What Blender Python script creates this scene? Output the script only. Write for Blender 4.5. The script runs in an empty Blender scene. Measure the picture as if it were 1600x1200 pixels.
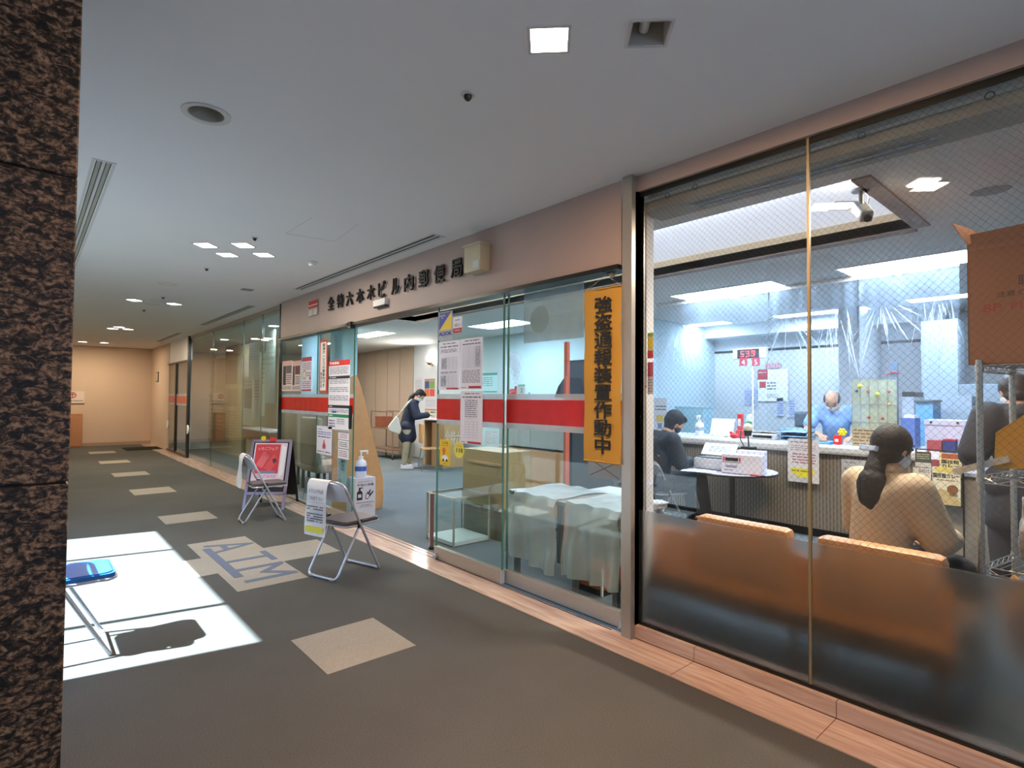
import bpy, bmesh, math, random
import numpy as np
from mathutils import Vector, Matrix, Euler
random.seed(4)
scene = bpy.context.scene
COL = scene.collection
# ---------------------------------------------------------------- camera
FPX = 867.13
YAW, PITCH, ROLL = math.radians(41.2173), math.radians(1.4754), math.radians(0.4754)
EYE = Vector((0, 0, 1.5))
_f = Vector((math.sin(YAW)*math.cos(PITCH), math.cos(YAW)*math.cos(PITCH), math.sin(PITCH)))
_r = Vector((math.cos(YAW), -math.sin(YAW), 0)); _u = _r.cross(_f)
CR = math.cos(ROLL)*_r + math.sin(ROLL)*_u
CU = -math.sin(ROLL)*_r + math.cos(ROLL)*_u
cam_d = bpy.data.cameras.new('camera'); cam = bpy.data.objects.new('camera', cam_d); COL.objects.link(cam)
m = Matrix.Identity(4)
for i in range(3):
    m[i][0], m[i][1], m[i][2], m[i][3] = CR[i], CU[i], -_f[i], EYE[i]
cam.matrix_world = m
cam_d.sensor_width = 36; cam_d.lens = FPX/1600*36; cam_d.clip_start = 0.02; cam_d.clip_end = 300
scene.camera = cam
def ray(x, y): return CR*(x-800) - CU*(y-600) + _f*FPX
def onX(x, y, X): d = ray(x, y); return EYE + d*(X/d.x)
def onY(x, y, Y): d = ray(x, y); return EYE + d*(Y/d.y)
def onZ(x, y, Z=0.0): d = ray(x, y); return EYE + d*((Z-EYE.z)/d.z)
# ---------------------------------------------------------------- light, sky, exposure
world = bpy.data.worlds.new('world'); scene.world = world; world.use_nodes = True
bg = world.node_tree.nodes['Background']; bg.inputs[0].default_value = (0.46, 0.68, 1.0, 1); bg.inputs[1].default_value = 8.5
sun_d = bpy.data.lights.new('sun', 'SUN'); sun_d.energy = 56; sun_d.angle = 0.012; sun_d.color = (0.72, 0.88, 1.0)
sun = bpy.data.objects.new('sun', sun_d); COL.objects.link(sun)
sun.rotation_euler = Vector((1.0, -0.19, -1.0)).to_track_quat('-Z', 'Y').to_euler(); sun.location = (-8, 6, 9)
scene.view_settings.view_transform = 'Standard'; scene.view_settings.look = 'None'
scene.view_settings.exposure = 0.36; scene.view_settings.gamma = 1.0; scene.view_settings.use_curve_mapping = False
cy = scene.cycles
cy.max_bounces = 9; cy.diffuse_bounces = 5; cy.glossy_bounces = 4; cy.transmission_bounces = 6; cy.transparent_max_bounces = 20
cy.caustics_reflective = False; cy.caustics_refractive = False; cy.use_denoising = True; cy.sample_clamp_indirect = 6.0
WARM = (1.0, 0.78, 0.55); COOL = (0.58, 0.75, 1.0); NEUT = (1.0, 0.87, 0.72)
P_COR, P_SHOP = 19.0, 36.0
# ---------------------------------------------------------------- materials
def lin(h):
    if not isinstance(h, str): return tuple(h)
    h = h.lstrip('#'); o = []
    for i in (0, 2, 4):
        c = int(h[i:i+2], 16)/255; o.append(c/12.92 if c <= 0.04045 else ((c+0.055)/1.055)**2.4)
    return tuple(o)
MC = {}
def mat(name, col, rough=0.6, metal=0.0, emit=0.0, var=0.07, scale=9.0, bump=0.0, alpha=1.0, spec=0.5):
    key = name
    if key in MC: return MC[key]
    c = lin(col); M = bpy.data.materials.new(name); M.use_nodes = True; nt = M.node_tree; b = nt.nodes['Principled BSDF']
    tc = nt.nodes.new('ShaderNodeTexCoord'); nz = nt.nodes.new('ShaderNodeTexNoise'); nz.inputs['Scale'].default_value = scale; nz.inputs['Detail'].default_value = 3
    nt.links.new(tc.outputs['Object'], nz.inputs['Vector'])
    mx = nt.nodes.new('ShaderNodeMix'); mx.data_type = 'RGBA'
    mx.inputs[6].default_value = (*[max(0, v*(1-var)) for v in c], 1); mx.inputs[7].default_value = (*[min(1, v*(1+var)) for v in c], 1)
    nt.links.new(nz.outputs['Fac'], mx.inputs[0]); nt.links.new(mx.outputs[2], b.inputs['Base Color'])
    b.inputs['Roughness'].default_value = rough; b.inputs['Metallic'].default_value = metal; b.inputs['Specular IOR Level'].default_value = spec
    if emit: b.inputs['Emission Color'].default_value = (*c, 1); b.inputs['Emission Strength'].default_value = emit
    if bump:
        bp = nt.nodes.new('ShaderNodeBump'); bp.inputs['Strength'].default_value = bump; bp.inputs['Distance'].default_value = 0.01
        nt.links.new(nz.outputs['Fac'], bp.inputs['Height']); nt.links.new(bp.outputs[0], b.inputs['Normal'])
    if alpha < 1: b.inputs['Alpha'].default_value = alpha
    MC[key] = M; return M
def ramp(nt, src, stops):
    r = nt.nodes.new('ShaderNodeValToRGB'); e = r.color_ramp.elements
    while len(e) < len(stops): e.new(0.5)
    for el, (p, c) in zip(e, stops): el.position = p; el.color = (*lin(c), 1)
    nt.links.new(src, r.inputs[0]); return r
def newmat(name):
    M = bpy.data.materials.new(name); M.use_nodes = True; nt = M.node_tree
    return M, nt, nt.nodes['Principled BSDF'], nt.nodes.new('ShaderNodeTexCoord')
def carpet_mat(name, a, b2, rough=0.95):
    M, nt, b, tc = newmat(name)
    n = nt.nodes.new('ShaderNodeTexNoise'); n.inputs['Scale'].default_value = 230; n.inputs['Detail'].default_value = 2
    n2 = nt.nodes.new('ShaderNodeTexNoise'); n2.inputs['Scale'].default_value = 1.3; n2.inputs['Detail'].default_value = 4
    nt.links.new(tc.outputs['Object'], n.inputs['Vector']); nt.links.new(tc.outputs['Object'], n2.inputs['Vector'])
    r = ramp(nt, n.outputs['Fac'], [(0.35, a), (0.68, b2)])
    mx = nt.nodes.new('ShaderNodeMix'); mx.data_type = 'RGBA'; mx.blend_type = 'MULTIPLY'; mx.inputs[0].default_value = 1
    r2 = ramp(nt, n2.outputs['Fac'], [(0.3, (0.86, 0.86, 0.86)), (0.7, (1, 1, 1))])
    nt.links.new(r.outputs[0], mx.inputs[6]); nt.links.new(r2.outputs[0], mx.inputs[7]); nt.links.new(mx.outputs[2], b.inputs['Base Color'])
    b.inputs['Roughness'].default_value = rough; b.inputs['Specular IOR Level'].default_value = 0.15
    bp = nt.nodes.new('ShaderNodeBump'); bp.inputs['Strength'].default_value = 0.35; bp.inputs['Distance'].default_value = 0.004
    nt.links.new(n.outputs['Fac'], bp.inputs['Height']); nt.links.new(bp.outputs[0], b.inputs['Normal']); return M
M_CARPET = carpet_mat('grey_carpet', '4b4b49', '64635e')
M_TILE = carpet_mat('light_carpet', '948c80', 'aaa296')
M_INCARPET = carpet_mat('shop_carpet', '5a6264', '727b7e')
M_MAT = carpet_mat('dark_mat', '16180f', '2a2c22')
def granite():
    M, nt, b, tc = newmat('speckled_brown_granite')
    n = nt.nodes.new('ShaderNodeTexNoise'); n.inputs['Scale'].default_value = 42; n.inputs['Detail'].default_value = 5; n.inputs['Roughness'].default_value = 0.68; n.inputs['Distortion'].default_value = 0.9
    n2 = nt.nodes.new('ShaderNodeTexNoise'); n2.inputs['Scale'].default_value = 95; n2.inputs['Detail'].default_value = 3
    mp = nt.nodes.new('ShaderNodeMapping'); mp.inputs['Scale'].default_value = (0.8, 0.8, 1.25)
    nt.links.new(tc.outputs['Object'], mp.inputs[0]); nt.links.new(mp.outputs[0], n.inputs['Vector']); nt.links.new(tc.outputs['Object'], n2.inputs['Vector'])
    r = ramp(nt, n.outputs['Fac'], [(0.41, '0e0a08'), (0.48, '33281f'), (0.57, '6e5a47'), (0.70, '8a705a')])
    r2 = ramp(nt, n2.outputs['Fac'], [(0.38, '5c4a40'), (0.55, 'ffffff')])
    mx = nt.nodes.new('ShaderNodeMix'); mx.data_type = 'RGBA'; mx.blend_type = 'MULTIPLY'; mx.inputs[0].default_value = 0.8
    nt.links.new(r.outputs[0], mx.inputs[6]); nt.links.new(r2.outputs[0], mx.inputs[7]); nt.links.new(mx.outputs[2], b.inputs['Base Color'])
    b.inputs['Roughness'].default_value = 0.5; b.inputs['Specular IOR Level'].default_value = 0.25; return M
M_GRANITE = granite()
def marble():
    M, nt, b, tc = newmat('pink_beige_marble')
    mp = nt.nodes.new('ShaderNodeMapping'); mp.inputs['Scale'].default_value = (22, 1.6, 22)
    n = nt.nodes.new('ShaderNodeTexNoise'); n.inputs['Scale'].default_value = 1.6; n.inputs['Detail'].default_value = 6; n.inputs['Distortion'].default_value = 0.6
    nt.links.new(tc.outputs['Object'], mp.inputs[0]); nt.links.new(mp.outputs[0], n.inputs['Vector'])
    r = ramp(nt, n.outputs['Fac'], [(0.3, 'b4978a'), (0.5, 'c8ae9f'), (0.7, 'd8c4b8')])
    nt.links.new(r.outputs[0], b.inputs['Base Color']); b.inputs['Roughness'].default_value = 0.16; return M
M_MARBLE = marble()
def glass_mat(name, tint, wire=False):
    M = bpy.data.materials.new(name); M.use_nodes = True; nt = M.node_tree
    for nd in list(nt.nodes): nt.nodes.remove(nd)
    out = nt.nodes.new('ShaderNodeOutputMaterial'); tr = nt.nodes.new('ShaderNodeBsdfTransparent'); tr.inputs[0].default_value = (*tint, 1)
    gl = nt.nodes.new('ShaderNodeBsdfGlossy'); gl.inputs['Roughness'].default_value = 0.0
    ge = nt.nodes.new('ShaderNodeNewGeometry'); dot = nt.nodes.new('ShaderNodeVectorMath'); dot.operation = 'DOT_PRODUCT'
    nt.links.new(ge.outputs['Normal'], dot.inputs[0]); nt.links.new(ge.outputs['Incoming'], dot.inputs[1])
    def mth(op, a, b=None):
        q = nt.nodes.new('ShaderNodeMath'); q.operation = op
        for i, v in enumerate((a, b)):
            if v is None: continue
            if isinstance(v, (int, float)): q.inputs[i].default_value = v
            else: nt.links.new(v, q.inputs[i])
        return q.outputs[0]
    c = mth('ABSOLUTE', dot.outputs['Value']); s = mth('SUBTRACT', 1.0, c); p = mth('POWER', s, 5.0)
    fr = mth('ADD', mth('MULTIPLY', p, 0.955), 0.045)
    mix = nt.nodes.new('ShaderNodeMixShader'); nt.links.new(fr, mix.inputs[0]); nt.links.new(tr.outputs[0], mix.inputs[1]); nt.links.new(gl.outputs[0], mix.inputs[2])
    res = mix.outputs[0]
    if wire:   # wire net cast into the pane: diamonds about 30 mm wide
        tc = nt.nodes.new('ShaderNodeTexCoord'); sp = nt.nodes.new('ShaderNodeSeparateXYZ'); nt.links.new(tc.outputs['Object'], sp.inputs[0])
        K = 1/0.032
        a = mth('ADD', mth('MULTIPLY', sp.outputs['Y'], K), mth('MULTIPLY', sp.outputs['Z'], K*0.92))
        b = mth('SUBTRACT', mth('MULTIPLY', sp.outputs['Y'], K), mth('MULTIPLY', sp.outputs['Z'], K*0.92))
        def line(v): return mth('LESS_THAN', mth('ABSOLUTE', mth('SUBTRACT', mth('FRACT', v), 0.5)), 0.0095)
        w = mth('MAXIMUM', line(a), line(b))
        df = nt.nodes.new('ShaderNodeBsdfPrincipled'); df.inputs['Base Color'].default_value = (0.035, 0.04, 0.045, 1); df.inputs['Metallic'].default_value = 0.0; df.inputs['Roughness'].default_value = 0.6
        m2 = nt.nodes.new('ShaderNodeMixShader'); nt.links.new(w, m2.inputs[0]); nt.links.new(res, m2.inputs[1]); nt.links.new(df.outputs[0], m2.inputs[2]); res = m2.outputs[0]
    nt.links.new(res, out.inputs[0]); return M
M_GLASS = glass_mat('clear_green_glass', (0.91, 0.965, 0.95))
M_NEUT = glass_mat('clear_window_glass', (0.97, 0.98, 0.985))
M_WIRE = glass_mat('wired_glass', (0.955, 0.97, 0.975), True)
M_EDGE = mat('glass_edge', '4d7a6c', 0.15, var=0.05)
def film_mat(name, tint, fac, rough):
    M = bpy.data.materials.new(name); M.use_nodes = True; nt = M.node_tree
    for nd in list(nt.nodes): nt.nodes.remove(nd)
    out = nt.nodes.new('ShaderNodeOutputMaterial'); tr = nt.nodes.new('ShaderNodeBsdfTransparent'); tr.inputs[0].default_value = (0.97, 0.98, 1, 1)
    df = nt.nodes.new('ShaderNodeBsdfPrincipled'); df.inputs['Base Color'].default_value = (*lin(tint), 1); df.inputs['Roughness'].default_value = rough
    tc = nt.nodes.new('ShaderNodeTexCoord'); n = nt.nodes.new('ShaderNodeTexNoise'); n.inputs['Scale'].default_value = 5; nt.links.new(tc.outputs['Object'], n.inputs['Vector'])
    q = nt.nodes.new('ShaderNodeMapRange'); q.inputs[3].default_value = fac*0.7; q.inputs[4].default_value = fac*1.3; nt.links.new(n.outputs['Fac'], q.inputs[0])
    bp = nt.nodes.new('ShaderNodeBump'); bp.inputs['Strength'].default_value = 0.3; nt.links.new(n.outputs['Fac'], bp.inputs['Height']); nt.links.new(bp.outputs[0], df.inputs['Normal'])
    mx = nt.nodes.new('ShaderNodeMixShader'); nt.links.new(q.outputs[0], mx.inputs[0]); nt.links.new(tr.outputs[0], mx.inputs[1]); nt.links.new(df.outputs[0], mx.inputs[2]); nt.links.new(mx.outputs[0], out.inputs[0]); return M
M_FILM = film_mat('clear_plastic_film', 'cfe0f0', 0.10, 0.12)
M_VINYL = film_mat('milky_vinyl', 'c9d3da', 0.55, 0.3)
M_CLOTH = film_mat('frosty_table_cover', 'c6d2d8', 0.72, 0.3)
M_BANDW = film_mat('milky_band', 'c8cfd4', 0.5, 0.4)
M_RED = film_mat('red_window_film', 'd2200f', 0.9, 0.35)
def frost():
    M, nt, b, tc = newmat('frosted_film')
    n = nt.nodes.new('ShaderNodeTexNoise'); n.inputs['Scale'].default_value = 400; nt.links.new(tc.outputs['Object'], n.inputs['Vector'])
    r = ramp(nt, n.outputs['Fac'], [(0, (0.80, 0.82, 0.82)), (1, (0.9, 0.92, 0.92))]); nt.links.new(r.outputs[0], b.inputs['Base Color'])
    b.inputs['Transmission Weight'].default_value = 1; b.inputs['Roughness'].default_value = 0.40; b.inputs['IOR'].default_value = 1.2; return M
M_FROST = frost()
M_CEIL = mat('white_ceiling_paint', 'e8e8e6', 0.9, var=0.015, scale=2, bump=0.0)
M_ICEIL = mat('shop_ceiling_board', 'cdd0cd', 0.9, var=0.05, scale=120)
M_FASCIA = mat('taupe_fascia', 'b4a29a', 0.55, var=0.05, scale=3)
M_STEEL = mat('brushed_steel', 'b4b0a6', 0.36, 0.55, var=0.05, scale=30)
M_DSTEEL = mat('dark_steel', '3a3a36', 0.35, 0.8, var=0.05)
M_BRASS = mat('pale_brass', '9c9070', 0.45, 0.5)
M_BEIGEW = mat('beige_wall_paint', 'c9b39c', 0.8, var=0.02, scale=4)
M_WHITEW = mat('white_wall_paint', 'c9ccd0', 0.8, var=0.02, scale=4)
M_WHITE = mat('white_paint', 'e8e8e6', 0.5, var=0.02)
M_PAPER = mat('white_paper', 'f0f0f4', 0.7, var=0.02, scale=20)
M_INK = mat('black_ink', '16161a', 0.6)
M_GINK = mat('grey_print', '8c8f9c', 0.7)
M_REDP = mat('red_print', 'c8202a', 0.6)
M_BLACK = mat('black_plastic', '141416', 0.4)
M_CHROME = mat('chrome_tube', 'd4d6da', 0.15, 1.0, var=0.03)
M_WTUBE = mat('silver_painted_tube', 'c4c8d0', 0.25, 0.6, var=0.03)
M_OAK = mat('light_oak', 'c79a66', 0.45, var=0.12, scale=14)
M_VOID = mat('dark_void', '0c0c0c', 0.9)
# ---------------------------------------------------------------- geometry helpers
def mw(o):
    return (mw(o.parent) if o.parent else Matrix.Identity(4)) @ o.matrix_basis
def tag(o, label=None, cat=None, group=None, kind=None):
    if label: o['label'] = label
    if cat: o['category'] = cat
    if group: o['group'] = group
    if kind: o['kind'] = kind
    return o
def thing(name, label, cat, loc=(0, 0, 0), rz=0.0, group=None, kind=None):
    o = bpy.data.objects.new(name, None); COL.objects.link(o); o.location = loc; o.rotation_euler = (0, 0, rz); o.empty_display_size = 0.1
    return tag(o, label, cat, group, kind)
class MB:
    def __init__(s): s.b = bmesh.new()
    def box(s, x0, x1, y0, y1, z0, z1, M=None, bev=0.0):
        r = bmesh.ops.create_cube(s.b, size=1.0); vs = r['verts']
        T = Matrix.Translation(((x0+x1)/2, (y0+y1)/2, (z0+z1)/2)) @ Matrix.Diagonal((abs(x1-x0), abs(y1-y0), abs(z1-z0), 1))
        bmesh.ops.transform(s.b, matrix=T, verts=vs)
        if bev:
            es = list({e for v in vs for e in v.link_edges}); rr = bmesh.ops.bevel(s.b, geom=es, offset=bev, segments=2, affect='EDGES', profile=0.5)
            vs = [v for v in rr['verts']] + [v for v in vs if v.is_valid]; vs = list(set(vs))
        if M is not None: bmesh.ops.transform(s.b, matrix=M, verts=vs)
        return s
    def cyl(s, p0, p1, r0, r1=None, seg=16):
        r1 = r0 if r1 is None else r1; p0 = Vector(p0); p1 = Vector(p1); d = p1-p0
        M = Matrix.Translation((p0+p1)/2) @ d.to_track_quat('Z', 'Y').to_matrix().to_4x4()
        bmesh.ops.create_cone(s.b, cap_ends=True, segments=seg, radius1=r0, radius2=r1, depth=d.length, matrix=M); return s
    def sph(s, c, r, sc=(1, 1, 1), M=None, u=20, v=12):
        T = Matrix.Translation(c) @ Matrix.Diagonal((*sc, 1))
        if M is not None: T = M @ T
        bmesh.ops.create_uvsphere(s.b, u_segments=u, v_segments=v, radius=r, matrix=T); return s
    def tube(s, pts, r, seg=10, closed=False):
        pts = [Vector(p) for p in pts]; n = len(pts); rings = []; prev = None
        for i, p in enumerate(pts):
            a = pts[i-1] if (i > 0 or closed) else p; b = pts[(i+1) % n] if (i < n-1 or closed) else p
            t = (b-a).normalized()
            if prev is None: nrm = t.orthogonal().normalized()
            else: nrm = (prev - t*prev.dot(t)).normalized()
            prev = nrm; bn = t.cross(nrm)
            rings.append([s.b.verts.new(p + (nrm*math.cos(2*math.pi*k/seg) + bn*math.sin(2*math.pi*k/seg))*r) for k in range(seg)])
        for i in range(n if closed else n-1):
            A, B = rings[i], rings[(i+1) % n]
            for k in range(seg): s.b.faces.new((A[k], A[(k+1) % seg], B[(k+1) % seg], B[k]))
        if not closed: s.b.faces.new(rings[0][::-1]); s.b.faces.new(rings[-1])
        return s
    def lathe(s, prof, c=(0, 0, 0), seg=24, M=None, caps=True):
        rings = []
        for r, z in prof: rings.append([s.b.verts.new(Vector(c)+Vector((r*math.cos(2*math.pi*k/seg), r*math.sin(2*math.pi*k/seg), z))) for k in range(seg)])
        for A, B in zip(rings, rings[1:]):
            for k in range(seg): s.b.faces.new((A[k], A[(k+1) % seg], B[(k+1) % seg], B[k]))
        if caps and prof[0][0] > 1e-4: s.b.faces.new(rings[0][::-1])
        if caps and prof[-1][0] > 1e-4: s.b.faces.new(rings[-1])
        if M is not None: bmesh.ops.transform(s.b, matrix=M, verts=[v for R in rings for v in R])
        return s
    def prism(s, poly, M, depth):     # poly in the local xy plane of M, extruded along its z
        a = [s.b.verts.new(M @ Vector((x, y, 0))) for x, y in poly]; b = [s.b.verts.new(M @ Vector((x, y, depth))) for x, y in poly]
        n = len(poly); s.b.faces.new(a[::-1]); s.b.faces.new(b)
        for i in range(n): s.b.faces.new((a[i], a[(i+1) % n], b[(i+1) % n], b[i]))
        return s
    def grid(s, P, thick=0.0):        # P[i][j] points -> a sheet, optionally thickened
        V = [[s.b.verts.new(p) for p in row] for row in P]
        fs = [s.b.faces.new((V[i][j], V[i+1][j], V[i+1][j+1], V[i][j+1])) for i in range(len(P)-1) for j in range(len(P[0])-1)]
        if thick: bmesh.ops.recalc_face_normals(s.b, faces=fs); bmesh.ops.solidify(s.b, geom=fs, thickness=thick)
        return s
    def build(s, name, material, parent=None, world=False, smooth=False, top=None):
        bmesh.ops.remove_doubles(s.b, verts=s.b.verts, dist=1e-6)
        bmesh.ops.recalc_face_normals(s.b, faces=s.b.faces)
        if parent is not None and world: bmesh.ops.transform(s.b, matrix=mw(parent).inverted(), verts=s.b.verts)
        off = None
        if parent is None:
            co = [v.co for v in s.b.verts]; off = Vector(((min(c.x for c in co)+max(c.x for c in co))/2, (min(c.y for c in co)+max(c.y for c in co))/2, min(c.z for c in co)))
            if material in NOOFF: off = Vector((0, 0, 0))
            bmesh.ops.translate(s.b, vec=-off, verts=s.b.verts)
        me = bpy.data.meshes.new(name); s.b.to_mesh(me); s.b.free(); me.materials.append(material)
        if smooth: me.shade_smooth() if smooth is True else [setattr(p, 'use_smooth', True) for p in me.polygons]
        if smooth is True or smooth == 'auto':
            try: me.set_sharp_from_angle(angle=math.radians(40))
            except Exception: pass
        o = bpy.data.objects.new(name, me); COL.objects.link(o)
        if parent is not None: o.parent = parent
        else: o.location = off
        return o
NOOFF = set()
def part(name, material, parent, fn, world=False, smooth=False, label=None):
    m_ = MB(); fn(m_); o = m_.build(name, material, parent, world, smooth)
    if label: o['label'] = label
    return o
def pieces(name, material, parent, fns, **k):
    for fn in fns: part(name, material, parent, fn, **k)
def struct(name, material, fn, label=None, parent=None, smooth=False):
    m_ = MB(); fn(m_); o = m_.build(name, material, parent, parent is not None, smooth)
    if parent is None: tag(o, label, name.split('_')[0], kind='structure')
    return o
def light(name, parent, loc, size, power, color, sizey=None, rot=(0, 0, 0), world=True):
    d = bpy.data.lights.new(name, 'AREA'); d.energy = power; d.color = color; d.size = size
    if sizey: d.shape = 'RECTANGLE'; d.size_y = sizey
    o = bpy.data.objects.new(name, d); COL.objects.link(o)
    if parent is not None:
        o.parent = parent
        if world: loc = mw(parent).inverted() @ Vector(loc)
    o.location = loc; o.rotation_euler = rot; return o
# frames: local x = reading direction, y = up, z = towards the reader
FX = Matrix(((0, 0, -1, 0), (-1, 0, 0, 0), (0, 1, 0, 0), (0, 0, 0, 1)))     # on a wall facing -X (read from the corridor)
FY = Matrix(((1, 0, 0, 0), (0, 0, -1, 0), (0, 1, 0, 0), (0, 0, 0, 1)))      # on a wall facing -Y
FFLOOR = Matrix(((0, 1, 0, 0), (-1, 0, 0, 0), (0, 0, 1, 0), (0, 0, 0, 1)))  # on the floor, tops of letters towards +X
def textmesh(body, w=None, h=None, extrude=0.0004, bold=0.0, spacing=1.0, line=1.0, fit=True):
    c = bpy.data.curves.new('lettering', 'FONT'); c.body = body; c.extrude = 0.02; c.align_x = 'CENTER'; c.space_line = line; c.space_character = spacing; c.resolution_u = 2
    o = bpy.data.objects.new('lettering', c); me = bpy.data.meshes.new_from_object(o); bpy.data.objects.remove(o); bpy.data.curves.remove(c)
    n = len(me.vertices); co = np.empty(n*3, dtype=np.float32); me.vertices.foreach_get('co', co); co = co.reshape(-1, 3)
    mn, mxx = co.min(0), co.max(0); sz = np.maximum(mxx-mn, 1e-6)
    sx = (w/sz[0]) if w else None; sy = (h/sz[1]) if h else None
    if sx is None: sx = sy
    if sy is None: sy = sx
    if not fit: sx = sy = min(sx, sy)
    co = (co-(mn+mxx)/2)*np.array([sx, sy, extrude/0.02]); co[:, 2] += extrude
    me.vertices.foreach_set('co', co.astype(np.float32).ravel()); me.materials.clear(); me.update()
    if bold:      # heavier strokes: the same outline repeated on a small circle
        bm_ = bmesh.new(); nn = 8
        for k_ in range(nn):
            n0_ = len(bm_.verts); bm_.from_mesh(me); bm_.verts.ensure_lookup_table()
            a_k = 2*math.pi*k_/nn; bmesh.ops.translate(bm_, vec=(bold*sx*math.cos(a_k), bold*sy*math.sin(a_k), 4e-6*k_), verts=bm_.verts[n0_:])
        bm_.to_mesh(me); bm_.free()
    return me
def text(body, material, parent, x, y, z, w=None, h=None, **k):
    nm = k.pop('name', 'lettering'); me = textmesh(body, w, h, **k); me.materials.append(material)
    o = bpy.data.objects.new(nm, me); COL.objects.link(o); o.parent = parent; o.location = (x, y, z); return o
def at(o, M4): o.matrix_basis = M4; return o
def frame(center, F): return Matrix.Translation(center) @ F
_tn = [0]
def sheet(name, label, cat, center, w, h, F, col=None, els=(), group=None, thick=0.0016, material=None, tilt=0.0, parent=None):
    """a thin printed sheet; els in fractions of the sheet, origin at its lower corner"""
    m_ = MB(); m_.box(-w/2, w/2, -h/2, h/2, 0, thick)
    mt = material or (mat('sheet_'+col, col, 0.6, var=0.02) if col else M_PAPER)
    me = bpy.data.meshes.new(name); m_.b.to_mesh(me); m_.b.free(); me.materials.append(mt)
    o = bpy.data.objects.new(name, me); COL.objects.link(o)
    o.matrix_basis = Matrix.Translation(center) @ F @ Matrix.Rotation(tilt, 4, 'Z')
    if parent is not None: o.parent = parent
    else: tag(o, label, cat, group)
    z = thick
    for e in els:
        z += 0.0003; k = e[0]
        if k == 'rect' or k == 'pic':
            _, u0, v0, u1, v1, c = e[:6]
            part(e[6] if len(e) > 6 else ('picture' if k == 'pic' else 'printed_block'), mat('print_'+c, c, 0.55, var=0.25 if k == 'pic' else 0.03, scale=35 if k == 'pic' else 8), o,
                 lambda q: q.box((u0-.5)*w, (u1-.5)*w, (v0-.5)*h, (v1-.5)*h, z-0.0002, z+0.0004))
        elif k == 'poly':
            _, pts, c = e[:3]
            part(e[3] if len(e) > 3 else 'printed_shape', mat('print_'+c, c, 0.55, var=0.03), o, lambda q: q.prism([((u-.5)*w, (v-.5)*h) for u, v in pts], Matrix.Translation((0, 0, z-0.0002)), 0.0006))
        elif k == 'disc':
            _, u, v, r, c = e[:5]
            part(e[5] if len(e) > 5 else 'printed_disc', mat('print_'+c, c, 0.55, var=0.03), o, lambda q: q.cyl(((u-.5)*w, (v-.5)*h, z-0.0002), ((u-.5)*w, (v-.5)*h, z+0.0004), r*min(w, h), seg=28))
        elif k == 'lines':
            _, u0, v0, u1, v1, n, c = e[:7]
            def f(q):
                hh = (v1-v0)/n
                for i in range(n):
                    v = v1-(i+0.5)*hh; u = u0
                    while u < u1-0.02:
                        l = min(random.uniform(0.05, 0.2), u1-u); q.box((u-.5)*w, (u+l-.5)*w, (v-hh*0.2-.5)*h, (v+hh*0.2-.5)*h, z-0.0001, z+0.0003); u += l+random.uniform(0.012, 0.05)
                    if random.random() < 0.25: continue
            part('text_lines', mat('print_'+c, c, 0.6, var=0.03), o, f)
        elif k == 'grid':
            _, u0, v0, u1, v1, nc, nr, c = e[:8]
            def f(q):
                t = 0.0012
                for i in range(nc+1):
                    u = (u0+(u1-u0)*i/nc-.5)*w; q.box(u-t/2, u+t/2, (v0-.5)*h, (v1-.5)*h, z-0.0001, z+0.0002)
                for i in range(nr+1):
                    v = (v0+(v1-v0)*i/nr-.5)*h; q.box((u0-.5)*w, (u1-.5)*w, v-t/2, v+t/2, z-0.0001, z+0.0002)
            part('table_ruling', mat('print_'+c, c, 0.6, var=0.03), o, f)
        elif k == 'text':
            _, s_, u, v, tw, th, c = e[:7]; kw = e[7] if len(e) > 7 else {}
            text(s_, mat('print_'+c, c, 0.6, var=0.03), o, (u-.5)*w, (v-.5)*h, z, tw*w if tw else None, th*h if th else None, **kw)
    return o
def rectX(x0, y0, x1, y1, X):   # pixel rectangle -> centre and size on a plane of constant X
    ym = (y0+y1)/2; xm = (x0+x1)/2
    a = onX(x0, ym, X); b = onX(x1, ym, X); t = onX(xm, y0, X); d = onX(xm, y1, X)
    return Vector((X, (a.y+b.y)/2, (t.z+d.z)/2)), abs(a.y-b.y), abs(t.z-d.z)
def rectY(x0, y0, x1, y1, Y):
    ym = (y0+y1)/2; xm = (x0+x1)/2
    a = onY(x0, ym, Y); b = onY(x1, ym, Y); t = onY(xm, y0, Y); d = onY(xm, y1, Y)
    return Vector(((a.x+b.x)/2, Y, (t.z+d.z)/2)), abs(a.x-b.x), abs(t.z-d.z)
def boolean_cut(o, cutters):
    for c in cutters:
        md = o.modifiers.new('cut', 'BOOLEAN'); md.object = c; md.operation = 'DIFFERENCE'; md.solver = 'EXACT'
    dg = bpy.context.evaluated_depsgraph_get(); me = bpy.data.meshes.new_from_object(o.evaluated_get(dg)); o.modifiers.clear(); o.data = me
    for c in cutters: bpy.data.objects.remove(c)
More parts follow.
